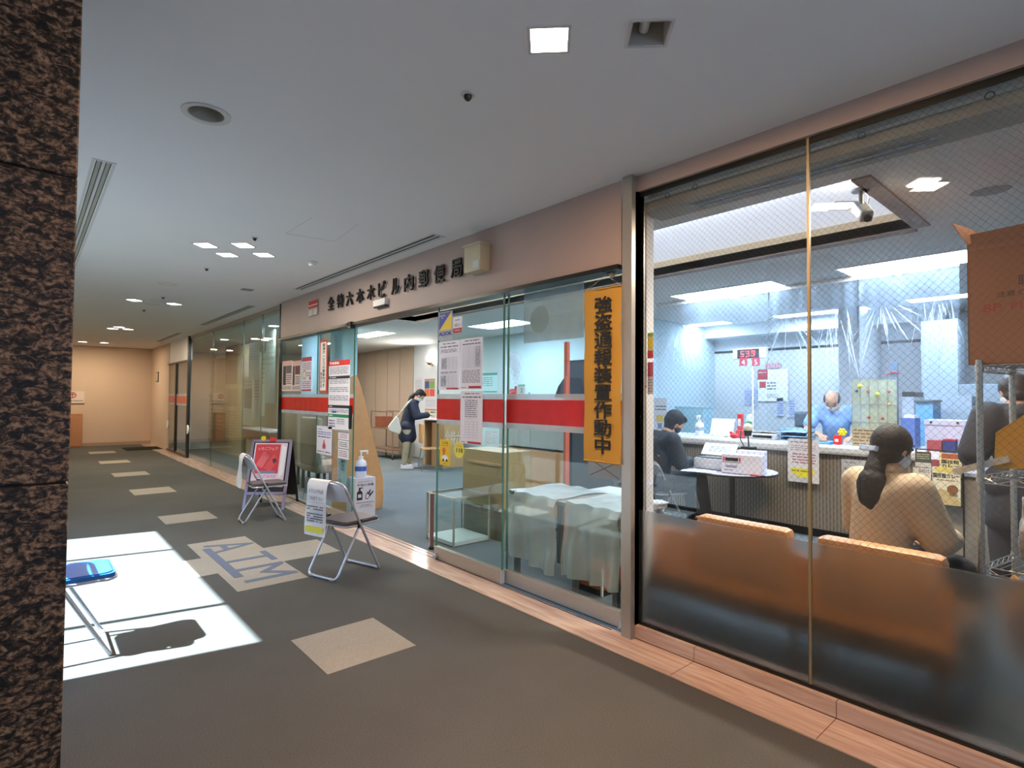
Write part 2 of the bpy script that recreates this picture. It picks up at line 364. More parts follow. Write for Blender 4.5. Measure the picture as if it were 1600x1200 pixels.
def blob(name, caps, material, parent, voxel=0.012, smooth=6, label=None):
    """one continuous skin grown over tapered capsules and ellipsoids (local coordinates)"""
    m_ = MB()
    for c in caps:
        if c[0] == 'e':
            _, cen, rad, M = c if len(c) == 4 else (*c, None)
            T = Matrix.Translation(cen) @ (M or Matrix.Identity(4)) @ Matrix.Diagonal((*rad, 1)); bmesh.ops.create_uvsphere(m_.b, u_segments=20, v_segments=14, radius=1, matrix=T)
        else:
            p0, r0, p1, r1 = c; p0 = Vector(p0); p1 = Vector(p1)
            if (p1-p0).length > 1e-4: m_.cyl(p0, p1, r0, r1, 18)
            m_.sph(p0, r0, u=18, v=12); m_.sph(p1, r1, u=18, v=12)
    me = bpy.data.meshes.new(name); m_.b.to_mesh(me); m_.b.free()
    o = bpy.data.objects.new(name, me); COL.objects.link(o)
    r = o.modifiers.new('r', 'REMESH'); r.mode = 'VOXEL'; r.voxel_size = voxel; r.use_smooth_shade = True
    if smooth: sm = o.modifiers.new('s', 'SMOOTH'); sm.factor = 0.5; sm.iterations = smooth
    dg = bpy.context.evaluated_depsgraph_get(); me2 = bpy.data.meshes.new_from_object(o.evaluated_get(dg)); o.modifiers.clear(); o.data = me2
    me2.materials.clear(); me2.materials.append(material); me2.shade_smooth(); o.parent = parent
    if label: o['label'] = label
    return o
# ================================================================= SETTING
CZ, IZ = 2.93, 2.80              # corridor and shop ceiling heights
GX = 2.95                        # line of the fixed glazing
YEND = 20.3
XL = -0.8                        # window side of the corridor
# floor
floor = struct('floor', M_CARPET, lambda q: q.box(XL-0.3, 2.66, -6, YEND+0.2, -0.2, 0), 'grey carpet floor of the corridor')
def tile(x0, x1, y0, y1): struct('light_tile', M_TILE, lambda q: q.box(x0, x1, y0, y1, -0.004, 0.0025), parent=floor)
TX0, TX1 = 1.26, 1.81
for y0 in (2.93, 7.52, 9.98, 12.42, 14.95, 17.63, 0.6, -1.9): tile(TX0, TX1, y0, y0+0.55+(0.08 if y0 > 9 else 0))
struct('light_tile', M_TILE, lambda q: q.box(1.255, 1.80, 4.60, 6.37, -0.004, 0.0025), parent=floor)
tile(1.80, 2.335, 5.18, 5.76); tile(0.71, 1.255, 5.18, 5.76)
M_BLUEP = mat('blue_grey_carpet_print', '5c6678', 0.9, var=0.08, scale=200)
for ch_, pa, pb, pc, pd in (('A', (323, 851), (396, 848), (330, 849), (345, 864)), ('T', (356, 880), (424, 866), (407, 861), (431, 875)), ('M', (374, 898), (447, 883), (377, 893), (394, 912))):
    qa, qb, qc, qd = [onZ(*p_, 0.003) for p_ in (pa, pb, pc, pd)]; cyy_ = {'A': 6.02, 'T': 5.47, 'M': 4.98}[ch_]
    t_ = text(ch_, M_BLUEP, floor, 0, 0, 0, w={'A': .38, 'T': .36, 'M': .42}[ch_], h=0.42, bold=0.0, extrude=0.0008)
    t_.matrix_basis = mw(floor).inverted() @ Matrix.Translation((1.575, cyy_, 0.0030)) @ FFLOOR
a_, b_ = onZ(322, 858), onZ(371, 906)
struct('printed_bar', M_BLUEP, lambda q: q.box(a_.x-0.035, a_.x+0.035, b_.y+0.05, a_.y, 0.002, 0.0045), parent=floor)
struct('door_mat', M_MAT, lambda q: q.box(2.08, 2.92, 18.1, 19.1, 0.0, 0.012)); bpy.data.objects['door_mat']['category'] = 'mat'
bpy.data.objects['door_mat']['label'] = 'dark ribbed mat before the glass door at the far end'; bpy.data.objects['door_mat']['kind'] = 'thing'
NOOFF.add(M_MARBLE); NOOFF.add(M_CEIL); NOOFF.add(M_WIRE); NOOFF.add(M_CARPET); NOOFF.add(M_INCARPET)
# marble threshold : flat strip, then the raised plinth below the wired glazing
struct('trim_1', M_MARBLE, lambda q: (q.box(2.66, 2.905, -6, 4.0, -0.2, 0.006), q.box(2.66, 2.985, 4.0, YEND, -0.2, 0.006)), 'pink-beige marble threshold strip along the shop front')
struct('trim_2', M_MARBLE, lambda q: q.box(2.905, 3.06, -2.2, 2.13, 0.0, 0.085), 'low marble plinth under the wired glazing')
M_JOINT = mat('stone_joint', '5a4030', 0.8)
for yj in (1.72, 0.98, 0.2):
    struct('stone_joint', M_JOINT, lambda q: q.box(2.665, 2.905, yj-0.0015, yj+0.0015, 0.005, 0.0068), parent=bpy.data.objects['trim_1'])
    struct('stone_joint', M_JOINT, lambda q: q.box(2.9045, 2.98, yj-0.0015, yj+0.0015, 0.0, 0.0857), parent=bpy.data.objects['trim_2'])
struct('stone_joint', M_JOINT, lambda q: q.box(2.900, 2.906, -2, 2.13, 0.004, 0.009), parent=bpy.data.objects['trim_1'])
struct('door_track', M_DSTEEL, lambda q: (q.box(2.885, 2.893, 2.3, 8.6, 0.004, 0.0085), q.box(2.945, 2.953, 2.3, 8.6, 0.004, 0.0085)), parent=bpy.data.objects['trim_1'])
# shop floor
ifloor = struct('floor_shop', M_INCARPET, lambda q: (q.box(2.985, 11.0, 2.13, 17.8, -0.2, 0.004), q.box(3.06, 11.0, -3, 2.13, -0.2, 0.004)), 'grey-green carpet floor inside the post office')
ifloor.name = 'floor.001'
# ceiling
ceil = struct('ceiling', M_CEIL, lambda q: q.box(XL-0.3, 2.98, -6, YEND+0.2, CZ, CZ+0.25), 'white painted ceiling of the corridor')
cuts = []
def cutter(fn):
    q = MB(); fn(q); o = q.build('cut', M_VOID); cuts.append(o); return o
SL = [((0.27, 0.39), (4.17, 9.2)), ((2.64, 2.775), (4.08, 7.45)), ((2.60, 2.735), (9.3, 12.6)), ((2.56, 2.69), (14.5, 17.3))]
for (xa, xb), (ya, yb) in SL:
    w3 = (xb-xa)/5
    for k in (1, 3): cutter(lambda q: q.box(xa+w3*k-0.004, xa+w3*(k+1)+0.004, ya+0.02, yb-0.02, CZ-0.1, CZ+0.07))
cutter(lambda q: q.cyl((0.656, 3.12, CZ-0.1), (0.656, 3.12, CZ+0.14), 0.083, seg=40))
UN = onZ(1014, 52, CZ); cutter(lambda q: q.box(-0.074, 0.074, -0.074, 0.074, CZ-0.1, CZ+0.10, M=Matrix.Translation((UN.x, UN.y, 0)) @ Matrix.Rotation(math.pi/4, 4, 'Z')))
boolean_cut(ceil, cuts)
struct('access_panel_joint', mat('panel_joint', '9a9a98', 0.9), lambda q: [q.tube([onZ(x, y, CZ-0.0006) for x, y in ((447, 365), (484, 371), (524, 377))], 0.0012, 4), q.tube([onZ(x, y, CZ-0.0006) for x, y in ((447, 365), (487, 340))], 0.0008, 4), q.tube([onZ(x, y, CZ-0.0006) for x, y in ((524, 377), (560, 350))], 0.0008, 4)], parent=ceil)
# end wall, far side wall, window wall
wend = struct('wall_end', M_BEIGEW, lambda q: q.box(XL-0.3, 3.2, YEND, YEND+0.15, 0, CZ), 'warm beige wall closing the far end of the corridor')
wfar = struct('wall_right', M_BEIGEW, lambda q: q.box(2.93, 3.1, 17.55, YEND, 0, CZ), 'beige wall between the end wall and the far glass door')
struct('baseboard_end', mat('beige_skirting', 'a48c76', 0.6), lambda q: q.box(XL, 2.93, YEND-0.012, YEND, 0, 0.10), 'narrow beige skirting at the foot of the end wall')
M_LWALL = mat('corridor_stone_wall', 'b4b2ae', 0.5, var=0.06, scale=5)
WY0, WY1, WZ = 3.93, 7.66, 2.16
def lw(q):
    q.box(XL-0.25, XL, -6, WY0, 0, CZ); q.box(XL-0.25, XL, WY1, YEND, 0, CZ); q.box(XL-0.25, XL, WY0, WY1, WZ, CZ)
struct('wall_left', M_LWALL, lw, 'stone wall on the window side of the corridor')
win = thing('window_1', 'tall street window opposite the shop letting in the sun', 'window', (XL-0.12, (WY0+WY1)/2, 0), kind='structure')
part('frame', M_DSTEEL, win, lambda q: [q.box(XL-0.16, XL-0.10, y-0.022, y+0.022, 0, WZ) for y in (WY0+0.02, 4.79, 6.66, WY1-0.02)] + [q.box(XL-0.16, XL-0.10, WY0, WY1, z-0.02, z+0.02) for z in (0.02, WZ-0.02)], world=True)
part('pane', M_NEUT, win, lambda q: q.box(XL-0.134, XL-0.126, WY0, WY1, 0.02, WZ-0.02), world=True)
struct('wall_back', M_LWALL, lambda q: q.box(XL-0.3, 3.2, -6.2, -6, 0, CZ), 'stone wall closing the near end of the corridor')
ground = struct('ground_outside', mat('outdoor_paving', '3c3c3a', 0.9), lambda q: q.box(-30, XL-0.3, -20, 30, -0.25, -0.02), 'dark paving outside the street window')
struct('building_added', mat('shaded_facade', '5a5f66', 0.8), lambda q: q.box(-13, -12, -20, 30, -0.2, 8.0), 'unseen grey building added across the street to dim the window')  # out of view, added to darken the window's reflection in the shop glass
# granite column
NOOFF.add(M_GRANITE)
colm = struct('column_granite', M_GRANITE, lambda q: [q.box(-0.79, 0.0972, 2.0, 2.6, a, b, bev=0.004) for a, b in ((0, 0.386), (0.391, 1.2505), (1.2555, 2.1145), (2.1195, CZ))], 'speckled brown granite column clad in large polished slabs')
struct('column_core', mat('dark_mortar', '1a1410', 0.9), lambda q: q.box(-0.785, 0.091, 2.006, 2.594, 0, CZ-0.001), parent=colm)
# ---- fascia over the shop doors
fas = struct('trim_fascia', M_FASCIA, lambda q: q.box(2.90, 3.02, 2.24, 8.66, 2.375, CZ), 'taupe fascia board above the post office doors')
struct('trim_3', M_DSTEEL, lambda q: q.box(2.86, 3.0, 2.24, 8.66, 2.345, 2.375), 'thin dark door head rail under the fascia')
struct('trim_4', M_FASCIA, lambda q: q.box(2.92, 3.02, -3, 2.13, 2.83, CZ), 'brown head frame above the wired glazing')
struct('trim_5', M_DSTEEL, lambda q: q.box(2.945, 2.958, -3, 2.13, 2.80, 2.83), 'thin dark glazing bar above the wired glazing')
struct('trim_6', M_FASCIA, lambda q: q.box(2.96, 3.05, 8.66, 17.55, 2.87, CZ), 'slim head frame above the long plain glazing')
# post between the sliding doors and the wired glazing
a_ = onX(971, 700, 2.86); b_ = onX(986, 700, 2.86)
struct('trim_post', M_STEEL, lambda q: q.box(2.86, 3.0, b_.y, a_.y, 0.0, CZ-0.002, bev=0.002), 'brushed steel post beside the yellow banner')
c_ = onX(992, 700, 2.97)
struct('trim_post.001', M_DSTEEL, lambda q: q.box(2.90, 2.99, c_.y, b_.y, 0.085, CZ-0.1), 'thin dark bar edging the steel post')
# ---- wired glazing
GP = 2.95
ya = c_.y-0.004; ym = onX(1265, 640, GP).y; FZ = 0.80
def wired(n, y0, y1, lab):
    w_ = thing('window_%d' % n, lab, 'window', (GP, (y0+y1)/2, 0.085), kind='structure')
    part('pane', M_WIRE, w_, lambda q: q.box(GP-0.0035, GP+0.0035, y0, y1, 0.085, 2.83), world=True)
    part('frosted_film', M_FROST, w_, lambda q: q.box(GP-0.0095, GP-0.0045, y0+0.002, y1-0.002, 0.10, FZ), world=True)
    return w_
w2 = wired(2, ym+0.006, ya, 'wired glass pane beside the steel post, frosted to knee height')
w3 = wired(3, -0.8, ym-0.006, 'wired glass pane before the wire shelf, frosted to knee height')
wired(4, -2.2, -0.81, 'wired glass pane at the near end of the glazing')
struct('trim_7', M_BRASS, lambda q: q.box(GP-0.008, GP+0.010, ym-0.006, ym+0.006, 0.085, 2.83), 'slim brass strip between the two wired panes')
struct('trim_8', M_DSTEEL, lambda q: q.box(GP-0.012, GP+0.012, -2.2, ya, 0.085, 0.102), 'dark sill gasket at the foot of the wired glazing')
# ---- sliding door fronts
def glazed(name, lab, x, y0, y1, z0, z1, rail=0.10, stiles=(), edge=True, railmat=M_STEEL, cat='door'):
    d = thing(name, lab, cat, (x, (y0+y1)/2, 0.0), kind='structure')
    part('pane', M_GLASS, d, lambda q: q.box(x-0.005, x+0.005, y0, y1, z0+rail, z1), world=True)
    if rail: part('bottom_rail', railmat, d, lambda q: q.box(x-0.022, x+0.022, y0, y1, z0, z0+rail, bev=0.002), world=True)
    for y in stiles: part('edge_strip', M_EDGE, d, lambda q: q.box(x-0.0065, x+0.0065, y-0.006, y+0.006, z0+rail, z1), world=True)
    return d
def band(d, x, y0, y1, za=1.30, zb=1.49, m_=None):
    part('red_band', m_ or M_RED, d, lambda q: q.box(x-0.0085, x-0.0068, y0, y1, za, zb), world=True)
    part('milky_border', M_BANDW, d, lambda q: (q.box(x-0.0084, x-0.0069, y0, y1, zb, zb+0.045), q.box(x-0.0084, x-0.0069, y0, y1, za-0.045, za)), world=True)
XD1, XD2 = 2.92, 2.98
yA, yB, yC = onX(437, 640, XD2).y, onX(495, 640, XD1).y, onX(553, 640, XD1).y
yD, yE, yF, yG = onX(683, 700, XD1).y, onX(787, 700, XD1).y, onX(795, 700, XD2).y, b_.y+0.11
d1 = glazed('door_1', 'fixed glass panel with two magazine posters beside the plain glazing', XD2, yB-0.03, yA, 0.005, 2.345, 0.03, (yA-0.01,)); band(d1, XD2, yB-0.03, yA)
d2 = glazed('door_2', 'open sliding glass door carrying the tall hours notice', XD1, yC, yB, 0.008, 2.345, 0.10, (yC+0.006, yB-0.006)); band(d2, XD1, yC, yB)
part('pull_handle', M_BLACK, d2, lambda q: q.box(XD1-0.045, XD1-0.012, yC+0.02, yC+0.05, 1.12, 1.40, bev=0.006), world=True)
d3 = glazed('door_3', 'sliding glass door carrying the security sticker and white notices', XD1, yE, yD, 0.008, 2.345, 0.11, (yE+0.006, yD-0.006)); band(d3, XD1, yE, yD)
part('floor_guide', M_CHROME, d3, lambda q: (q.cyl((XD1-0.05, yD-0.06, 0.04), (XD1-0.02, yD-0.06, 0.04), 0.025), q.sph((XD1-0.052, yD-0.06, 0.04), 0.02)), world=True, smooth=True)
a2 = onX(972, 700, XD2).y
d4 = glazed('door_4', 'fixed glass panel behind the yellow banner', XD2, a2, yE+0.03, 0.0, 2.345, 0.11, (yE+0.02,)); band(d4, XD2, a2, yE+0.03)
# ---- long plain glazing further along
gy = [onX(p, 640, GX).y for p in (298, 331, 379, 408, 437)]
for i in range(4):
    y1, y0 = gy[i], gy[i+1]
    w_ = thing('window_%d' % (5+i), ['plain glass pane next to the far door', 'plain glass pane second from the far door', 'plain glass pane third from the far door', 'plain glass pane showing a desk, next to the door with magazine posters'][i], 'window', (GX, (y0+y1)/2, 0), kind='structure')
    part('pane', M_GLASS, w_, lambda q: q.box(GX-0.005, GX+0.005, y0+0.004, y1-0.004, 0.02, 2.87), world=True)
    part('edge_strip', M_EDGE, w_, lambda q: q.box(GX-0.006, GX+0.006, y0-0.004, y0+0.004, 0.02, 2.87), world=True)
part('edge_strip', M_DSTEEL, w_, lambda q: q.box(GX-0.02, GX+0.03, gy[4]-0.01, gy[4]+0.02, 0.0, 2.93), world=True)
# far door
fy = [onX(p, 640, GX).y for p in (262, 275, 293)]
d5 = glazed('door_5', 'far glass door with pink band and round white push plates', GX, fy[2], fy[0], 0.01, 2.33, 0.05, (fy[0]-0.02, fy[1], fy[2]+0.02), railmat=M_DSTEEL)
band(d5, GX, fy[2], fy[0], m_=film_mat('faded_red_film', 'd06a5a', 0.8, 0.4))
part('jamb', M_DSTEEL, d5, lambda q: (q.box(GX-0.03, GX+0.03, fy[2]-0.12, fy[2], 0, CZ), q.box(GX-0.03, GX+0.03, fy[2], fy[0], 2.33, 2.37), q.box(GX-0.03, GX+0.03, fy[1]-0.05, fy[1]+0.05, 0, 2.33)), world=True)
for p, q_ in ((262.5, 663), (294, 671)):
    c = onX(p, q_, GX-0.01); part('push_plate', mat('white_plate', 'e6f0ee', 0.4, emit=0), d5, lambda q: q.cyl((GX-0.03, c.y, c.z), (GX-0.012, c.y, c.z), 0.11, seg=24), world=True)
struct('trim_9', M_WHITE, lambda q: q.box(GX-0.01, GX+0.08, fy[2], 17.55, 2.37, CZ), 'pale panel over the far glass door')
# ---- shop interior shell
M_IW = mat('pale_blue_wall', 'b9cdd2', 0.8, var=0.02)
M_IW2 = mat('cool_white_wall', 'c6ccd0', 0.8, var=0.02)
M_PART = mat('folding_partition_vinyl', 'b09c8a', 0.7, var=0.04, scale=12)
XB = 7.4
pt_y0, pt_y1 = onX(645, 620, XB).y, 17.6
struct('wall_partition', M_PART, lambda q: [q.box(XB, XB+0.08, pt_y0+(pt_y1-pt_y0)*k/8+0.010, pt_y0+(pt_y1-pt_y0)*(k+1)/8-0.010, 0, IZ) for k in range(8)], 'folding partition of tall beige vinyl leaves behind the lobby')
struct('wall_partition_core', M_VOID, lambda q: q.box(XB+0.02, XB+0.1, pt_y0, pt_y1, 0, IZ), parent=bpy.data.objects['wall_partition'])
lob_y0 = onX(735, 560, XB).y
struct('wall_lobby', M_WHITEW, lambda q: q.box(XB+0.02, XB+0.15, lob_y0, pt_y0, 0, IZ), 'off-white lobby wall carrying the round lamp')
struct('wall_blue', M_IW, lambda q: (q.box(XB+0.02, XB+0.15, 5.2, lob_y0, 0, IZ), q.box(XB+0.02, 10.2, 5.2, 5.32, 0, IZ)), 'pale blue wall seen between the two glass doors')
struct('wall_rear', M_IW2, lambda q: q.box(10.1, 10.25, -3, 5.3, 0, IZ), 'cool white wall behind the service counter')
struct('wall_store_end', M_IW2, lambda q: q.box(3.1, XB+0.2, 17.6, 17.7, 0, IZ), 'wall closing the far end of the lobby')
struct('wall_store_side', M_IW2, lambda q: q.box(3.06, 10.25, -3.1, -3, 0, IZ), 'wall closing the near end of the shop')
# ceiling with light cove
n0 = onZ(1020, 361, IZ).x; f0 = onZ(1020, 432, IZ).x; ry = 1.12; ry1 = 8.2
RZ = IZ+0.14
struct('ceiling_shop', M_ICEIL, lambda q: (q.box(3.02, n0, -3, 17.7, IZ, IZ+0.08), q.box(f0, 10.25, -3, 17.7, IZ, IZ+0.08), q.box(n0, f0, -3, ry, IZ, IZ+0.08), q.box(n0, f0, ry1, 17.7, IZ, IZ+0.08)), 'pale ceiling of the post office')
M_COVE = mat('cream_cove_paint', 'e2d2b4', 0.8, var=0.02)
struct('ceiling_cove', mat('cove_ceiling_glow', (0.86, 0.9, 1.0), 0.8, emit=0.5, var=0.01), lambda q: q.box(n0-0.1, f0+0.1, ry-0.1, ry1+0.1, RZ, RZ+0.05), 'raised bright ceiling of the light cove')  # the brightness of the cove ceiling is put into its colour as emission
struct('trim_cove', M_COVE, lambda q: (q.box(f0, f0+0.03, ry, ry1, IZ+0.001, RZ), q.box(n0-0.03, n0, ry, ry1, IZ+0.001, RZ), q.box(n0, f0, ry-0.03, ry, IZ+0.001, RZ), q.box(n0, f0, ry1, ry1+0.03, IZ+0.001, RZ)), 'cream side faces of the light cove')
struct('trim_cove_edge', mat('taupe_trim', '8a7a6e', 0.6), lambda q: (q.box(f0-0.002, f0+0.10, ry, ry1, IZ-0.012, IZ), q.box(n0, f0, ry-0.10, ry, IZ-0.012, IZ)), 'taupe edge strip along the light cove')
light('cove_lamp', bpy.data.objects['ceiling_cove'], (n0+0.10, (ry+ry1)/2, IZ+0.05), 0.12, 60, (0.85, 0.9, 1.0), sizey=6.4, rot=(math.pi, 0, 0))
# curtain-track bulkhead just inside the glazing and ducts over the counter
struct('ceiling_bulkhead', mat('dim_grey_board', '9b9c94', 0.85), lambda q: (q.box(3.06, 3.30, -3, 2.2, IZ-0.06, IZ), q.box(3.30, 3.36, -3, 2.2, IZ-0.03, IZ)), 'grey shutter bulkhead behind the top of the wired glazing')
a_ = onX(1190, 547, 9.0)
struct('ceiling_duct', M_IW2, lambda q: (q.box(9.5, 10.1, 1.9, 5.2, 2.38, IZ), q.box(9.15, 9.5, 2.1, 5.2, 2.60, IZ)), 'stepped white duct casing above the rear wall')
struct('ceiling_duct_line', M_DSTEEL, lambda q: q.box(9.49, 9.5, 1.9, 5.2, 2.345, 2.385), parent=bpy.data.objects['ceiling_duct'])
# pillars of the shop
pl = onX(996, 600, 3.15).y; pr = onX(1020, 600, 3.15).y
NOOFF.discard(M_CEIL)
struct('column_white', M_WHITEW, lambda q: q.box(3.12, 3.20, onX(1021, 600, 3.20).y, pl, 0.004, 2.78), 'narrow white pillar pinned with notices just inside the glass')
a_ = onX(1345, 540, 8.6); b_ = onX(1312, 540, 8.6)
struct('column_rear', M_IW2, lambda q: q.box(8.55, 10.1, a_.y, b_.y, 0, IZ), 'pale blue-white pillar behind the clerk')
# ================================================================= CEILING FITTINGS OF THE CORRIDOR
M_LAMP = mat('lamp_glow', (1.0, 0.93, 0.86), 0.5, emit=14, var=0.0)
M_LAMPC = mat('tube_glow', (0.78, 0.9, 1.0), 0.5, emit=9, var=0.0)
M_LAMPW = mat('warm_lens_glow', (1.0, 0.86, 0.62), 0.5, emit=1.6, var=0.02)
M_TRIMC = mat('lamp_trim', 'cfcdc8', 0.5, var=0.02)
S_ = 0.073
def sqlight(x, y, lab, lit=True, power=P_COR, color=NEUT, z=CZ, s=S_, group='square ceiling lights', lens=None):
    t = thing('ceiling_light', lab, 'ceiling light', (x, y, z), math.pi/4, group=group)
    part('trim_ring', M_TRIMC, t, lambda q: (q.box(-s-.012, s+.012, s, s+.012, -0.004, 0), q.box(-s-.012, s+.012, -s-.012, -s, -0.004, 0), q.box(s, s+.012, -s, s, -0.004, 0), q.box(-s-.012, -s, -s, s, -0.004, 0)))
    if lit:
        part('glowing_lens', lens or M_LAMP, t, lambda q: q.box(-s, s, -s, s, -0.0035, -0.0005))
        light('lamp', t, (0, 0, -0.012), 2*s*0.9, power, color, world=False)
    else:
        part('reflector', mat('white_reflector', 'b0aca4', 0.35, var=0.04), t, lambda q: (q.box(-s, -s+.004, -s, s, 0.001, 0.09), q.box(s-.004, s, -s, s, 0.001, 0.09), q.box(-s, s, -s, -s+.004, 0.001, 0.09), q.box(-s, s, s-.004, s, 0.001, 0.09), q.box(-s, s, -s, s, 0.086, 0.09)))
        part('tube', M_WHITE, t, lambda q: q.cyl((-s+.01, 0.01, 0.06), (s-.01, 0.01, 0.06), 0.02), smooth=True)
    return t
B0 = onZ(858, 62, CZ); sqlight(B0.x, B0.y, 'brightest square ceiling light, over the carpet by the steel post', color=(1.0, 0.58, 0.30), power=28)
sqlight(UN.x, UN.y, 'unlit square ceiling light with its reflector showing', lit=False)
sqlight(1.55, 0.93, 'lit square ceiling light just above the top of the view', color=(1.0, 0.58, 0.30), power=34)
for x, y, l in ((321, 383, 'outer one toward the street'), (380, 383, 'the nearer beside the sprinkler'), (355, 398, 'one behind the outer pair'), (412, 398, 'one toward the shop')):
    p = onZ(x, y, CZ); sqlight(p.x, p.y, 'lit square light in the cluster of four, ' + l, power=P_COR*0.55)
for x, y, l in ((210, 469, 'lit square light in the second cluster, street side'), (272, 475, 'lit square light in the second cluster, shop side')):
    p = onZ(x, y, CZ); sqlight(p.x, p.y, l, power=P_COR*1.1, color=WARM)
for x, y, l in ((262, 443.5, 'unlit light hatch just past the cluster of four'), (246, 470, 'unlit light between the second cluster pair, nearer'), (238, 475, 'unlit light between the second cluster pair, further')):
    p = onZ(x, y, CZ); sqlight(p.x, p.y, l, lit=False)
for x, y, l in ((176, 513.5, 'lit square light in the third cluster, street side'), (186, 511, 'lit square light in the third cluster, middle'), (200, 514.5, 'lit square light in the third cluster, shop side')):
    p = onZ(x, y, CZ); sqlight(p.x, p.y, l, power=P_COR*1.2, color=WARM)
for x, y, l in ((129, 534, 'lit square light by the end wall, street side'), (163, 535.5, 'lit square light by the end wall, shop side')):
    p = onZ(x, y, CZ); sqlight(p.x, p.y, l, power=P_COR*1.2, color=WARM)
# round downlight
t = thing('downlight', 'large unlit round recessed downlight in the corridor ceiling', 'ceiling light', (0.656, 3.12, CZ))
part('trim_ring', M_TRIMC, t, lambda q: q.lathe([(0.083, 0.0), (0.083, -0.004), (0.112, -0.006), (0.113, 0.0)], seg=48, caps=False), smooth=True)
part('reflector', mat('satin_reflector', 'b8b6ac', 0.3, 0.15, var=0.05), t, lambda q: q.lathe([(0.082, 0.0), (0.080, 0.05), (0.070, 0.10), (0.0, 0.115)], seg=48, caps=False), smooth=True)
part('lamp_tube', M_WHITE, t, lambda q: q.box(-0.05, 0.05, -0.012, 0.012, 0.05, 0.10, bev=0.005))
# slot air diffusers
labs = ['double slot air grille at the street side of the ceiling', 'long double slot air grille before the lettered fascia', 'double slot air grille before the plain glazing', 'double slot air grille by the end wall']
for ((xa, xb), (y0, y1)), lb in zip(SL, labs):
    t = thing('air_grille', lb, 'air grille', ((xa+xb)/2, (y0+y1)/2, CZ), group='slot air grilles')
    w = (xb-xa)/5
    part('frame', M_TRIMC, t, lambda q: (q.box(xa, xb, y0, y0+0.02, CZ-0.003, CZ), q.box(xa, xb, y1-0.02, y1, CZ-0.003, CZ), q.box(xa+2*w+0.004, xa+3*w-0.004, y0, y1, CZ-0.002, CZ+0.0), q.box(xa, xa+w-0.01, y0, y1, CZ-0.002, CZ), q.box(xb-w+0.01, xb, y0, y1, CZ-0.002, CZ)), world=True)
    bl = mat('grille_blade_pale', 'a5a498', .5) if xa < 1 else mat('grille_blade_dark', '24221f', 0.7)
    for k in (1, 3):
        part('blade', bl, t, lambda q: q.box(xa+w*k+0.002, xa+w*(k+1)-0.002, y0+0.02, y1-0.02, CZ+0.004, CZ+0.02), world=True)
def small(x, y, name, lab, cat, r=0.035, deep=0.03, m_=None):
    p = onZ(x, y, CZ); t = thing(name, lab, cat, (p.x, p.y, CZ))
    part('rim', M_TRIMC, t, lambda q: q.lathe([(0, 0), (r, 0), (r*0.95, -0.006), (r*.6, -0.008), (0, -0.008)], seg=28), smooth=True)
    part('head', m_ or M_DSTEEL, t, lambda q: q.lathe([(0, -0.006), (r*.55, -0.008), (r*.5, -deep*.7), (r*.3, -deep), (0, -deep)], seg=20), smooth=True)
small(731, 147, 'ceiling_sensor', 'small dark ceiling sensor near the brightest light', 'sensor')
small(398, 371, 'sprinkler', 'sprinkler head beside the cluster of four lights', 'sprinkler', 0.03)
small(323, 419, 'sprinkler', 'sprinkler head just past the cluster of four lights', 'sprinkler', 0.03)
small(255, 464, 'sprinkler', 'sprinkler head between the second cluster lights', 'sprinkler', 0.035)
small(225, 484, 'sprinkler', 'sprinkler head just past the second cluster lights', 'sprinkler', 0.035)
p = onZ(488, 409, CZ); t = thing('smoke_detector', 'white round smoke detector on the ceiling before the fascia', 'smoke detector', (p.x, p.y, CZ))
part('base', M_WHITE, t, lambda q: q.lathe([(0, 0), (0.055, 0), (0.055, -0.018), (0.045, -0.024), (0, -0.024)], seg=32), smooth=True)
part('sensor_cap', M_WHITE, t, lambda q: q.lathe([(0, -0.024), (0.036, -0.026), (0.032, -0.045), (0.02, -0.05), (0, -0.05)], seg=32), smooth=True)
p = onZ(386, 452.5, CZ); t = thing('ceiling_speaker', 'flat grey square ceiling hatch past the smoke detector', 'ceiling hatch', (p.x, p.y, CZ))
part('plate', mat('hatch_grey', '8b8a84', 0.6), t, lambda q: q.box(-0.07, 0.07, -0.07, 0.07, -0.005, 0))
# ================================================================= FASCIA
t = thing('raised_lettering', 'black raised characters naming the post office on the taupe fascia', 'sign', (2.9, 5.6, 2.55))
cx = [516.8, 531.4, 546, 562.2, 579.3, 596.6, 617.6, 638.7, 661.9, 686.6, 713.6]; cyy = [474, 470, 466.5, 462.5, 457, 451.5, 447, 441.5, 435, 427.5, 419]
for ch, x, y in zip('全特六本木ビル内郵便局', cx, cyy):
    p = onX(x, y, 2.875); o = text(ch, M_INK, None, 0, 0, 0, h=0.162, w=0.165 if ch not in 'ビル' else 0.15, bold=0.012, extrude=0.009, name='letter')
    o.parent = t; o.matrix_basis = mw(t).inverted() @ frame(Vector((2.885, p.y, p.z)), FX)
    part('stand_off', M_DSTEEL, o, lambda q: q.cyl((0.0, 0.0, -0.02), (0.0, 0.0, 0.0), 0.004))
c, w, h = rectX(483, 470, 496.5, 493, 2.89)
sheet('logo_plate', 'red and white symbol plate at the far end of the fascia', 'sign', c, w, h, FX, 'b9a79c', [('rect', 0, .5, 1, 1, 'c2302c'), ('rect', .0, .68, 1, .74, 'e8dcd8'), ('rect', 0, 0, .44, .42, 'cfc8c6'), ('rect', .56, 0, 1, .42, 'cfc8c6')], thick=0.006)
c, w, h = rectX(737, 386, 767, 427, 2.89); t = thing('alarm_box', 'cream metal alarm box mounted on the fascia after the lettering', 'alarm box', (2.90, c.y, c.z-h/2))
part('case', mat('cream_metal', 'c6bfa2', 0.45), t, lambda q: q.box(2.79, 2.90, c.y-w*.42, c.y+w*.42, c.z-h/2, c.z+h/2, bev=0.006), world=True)
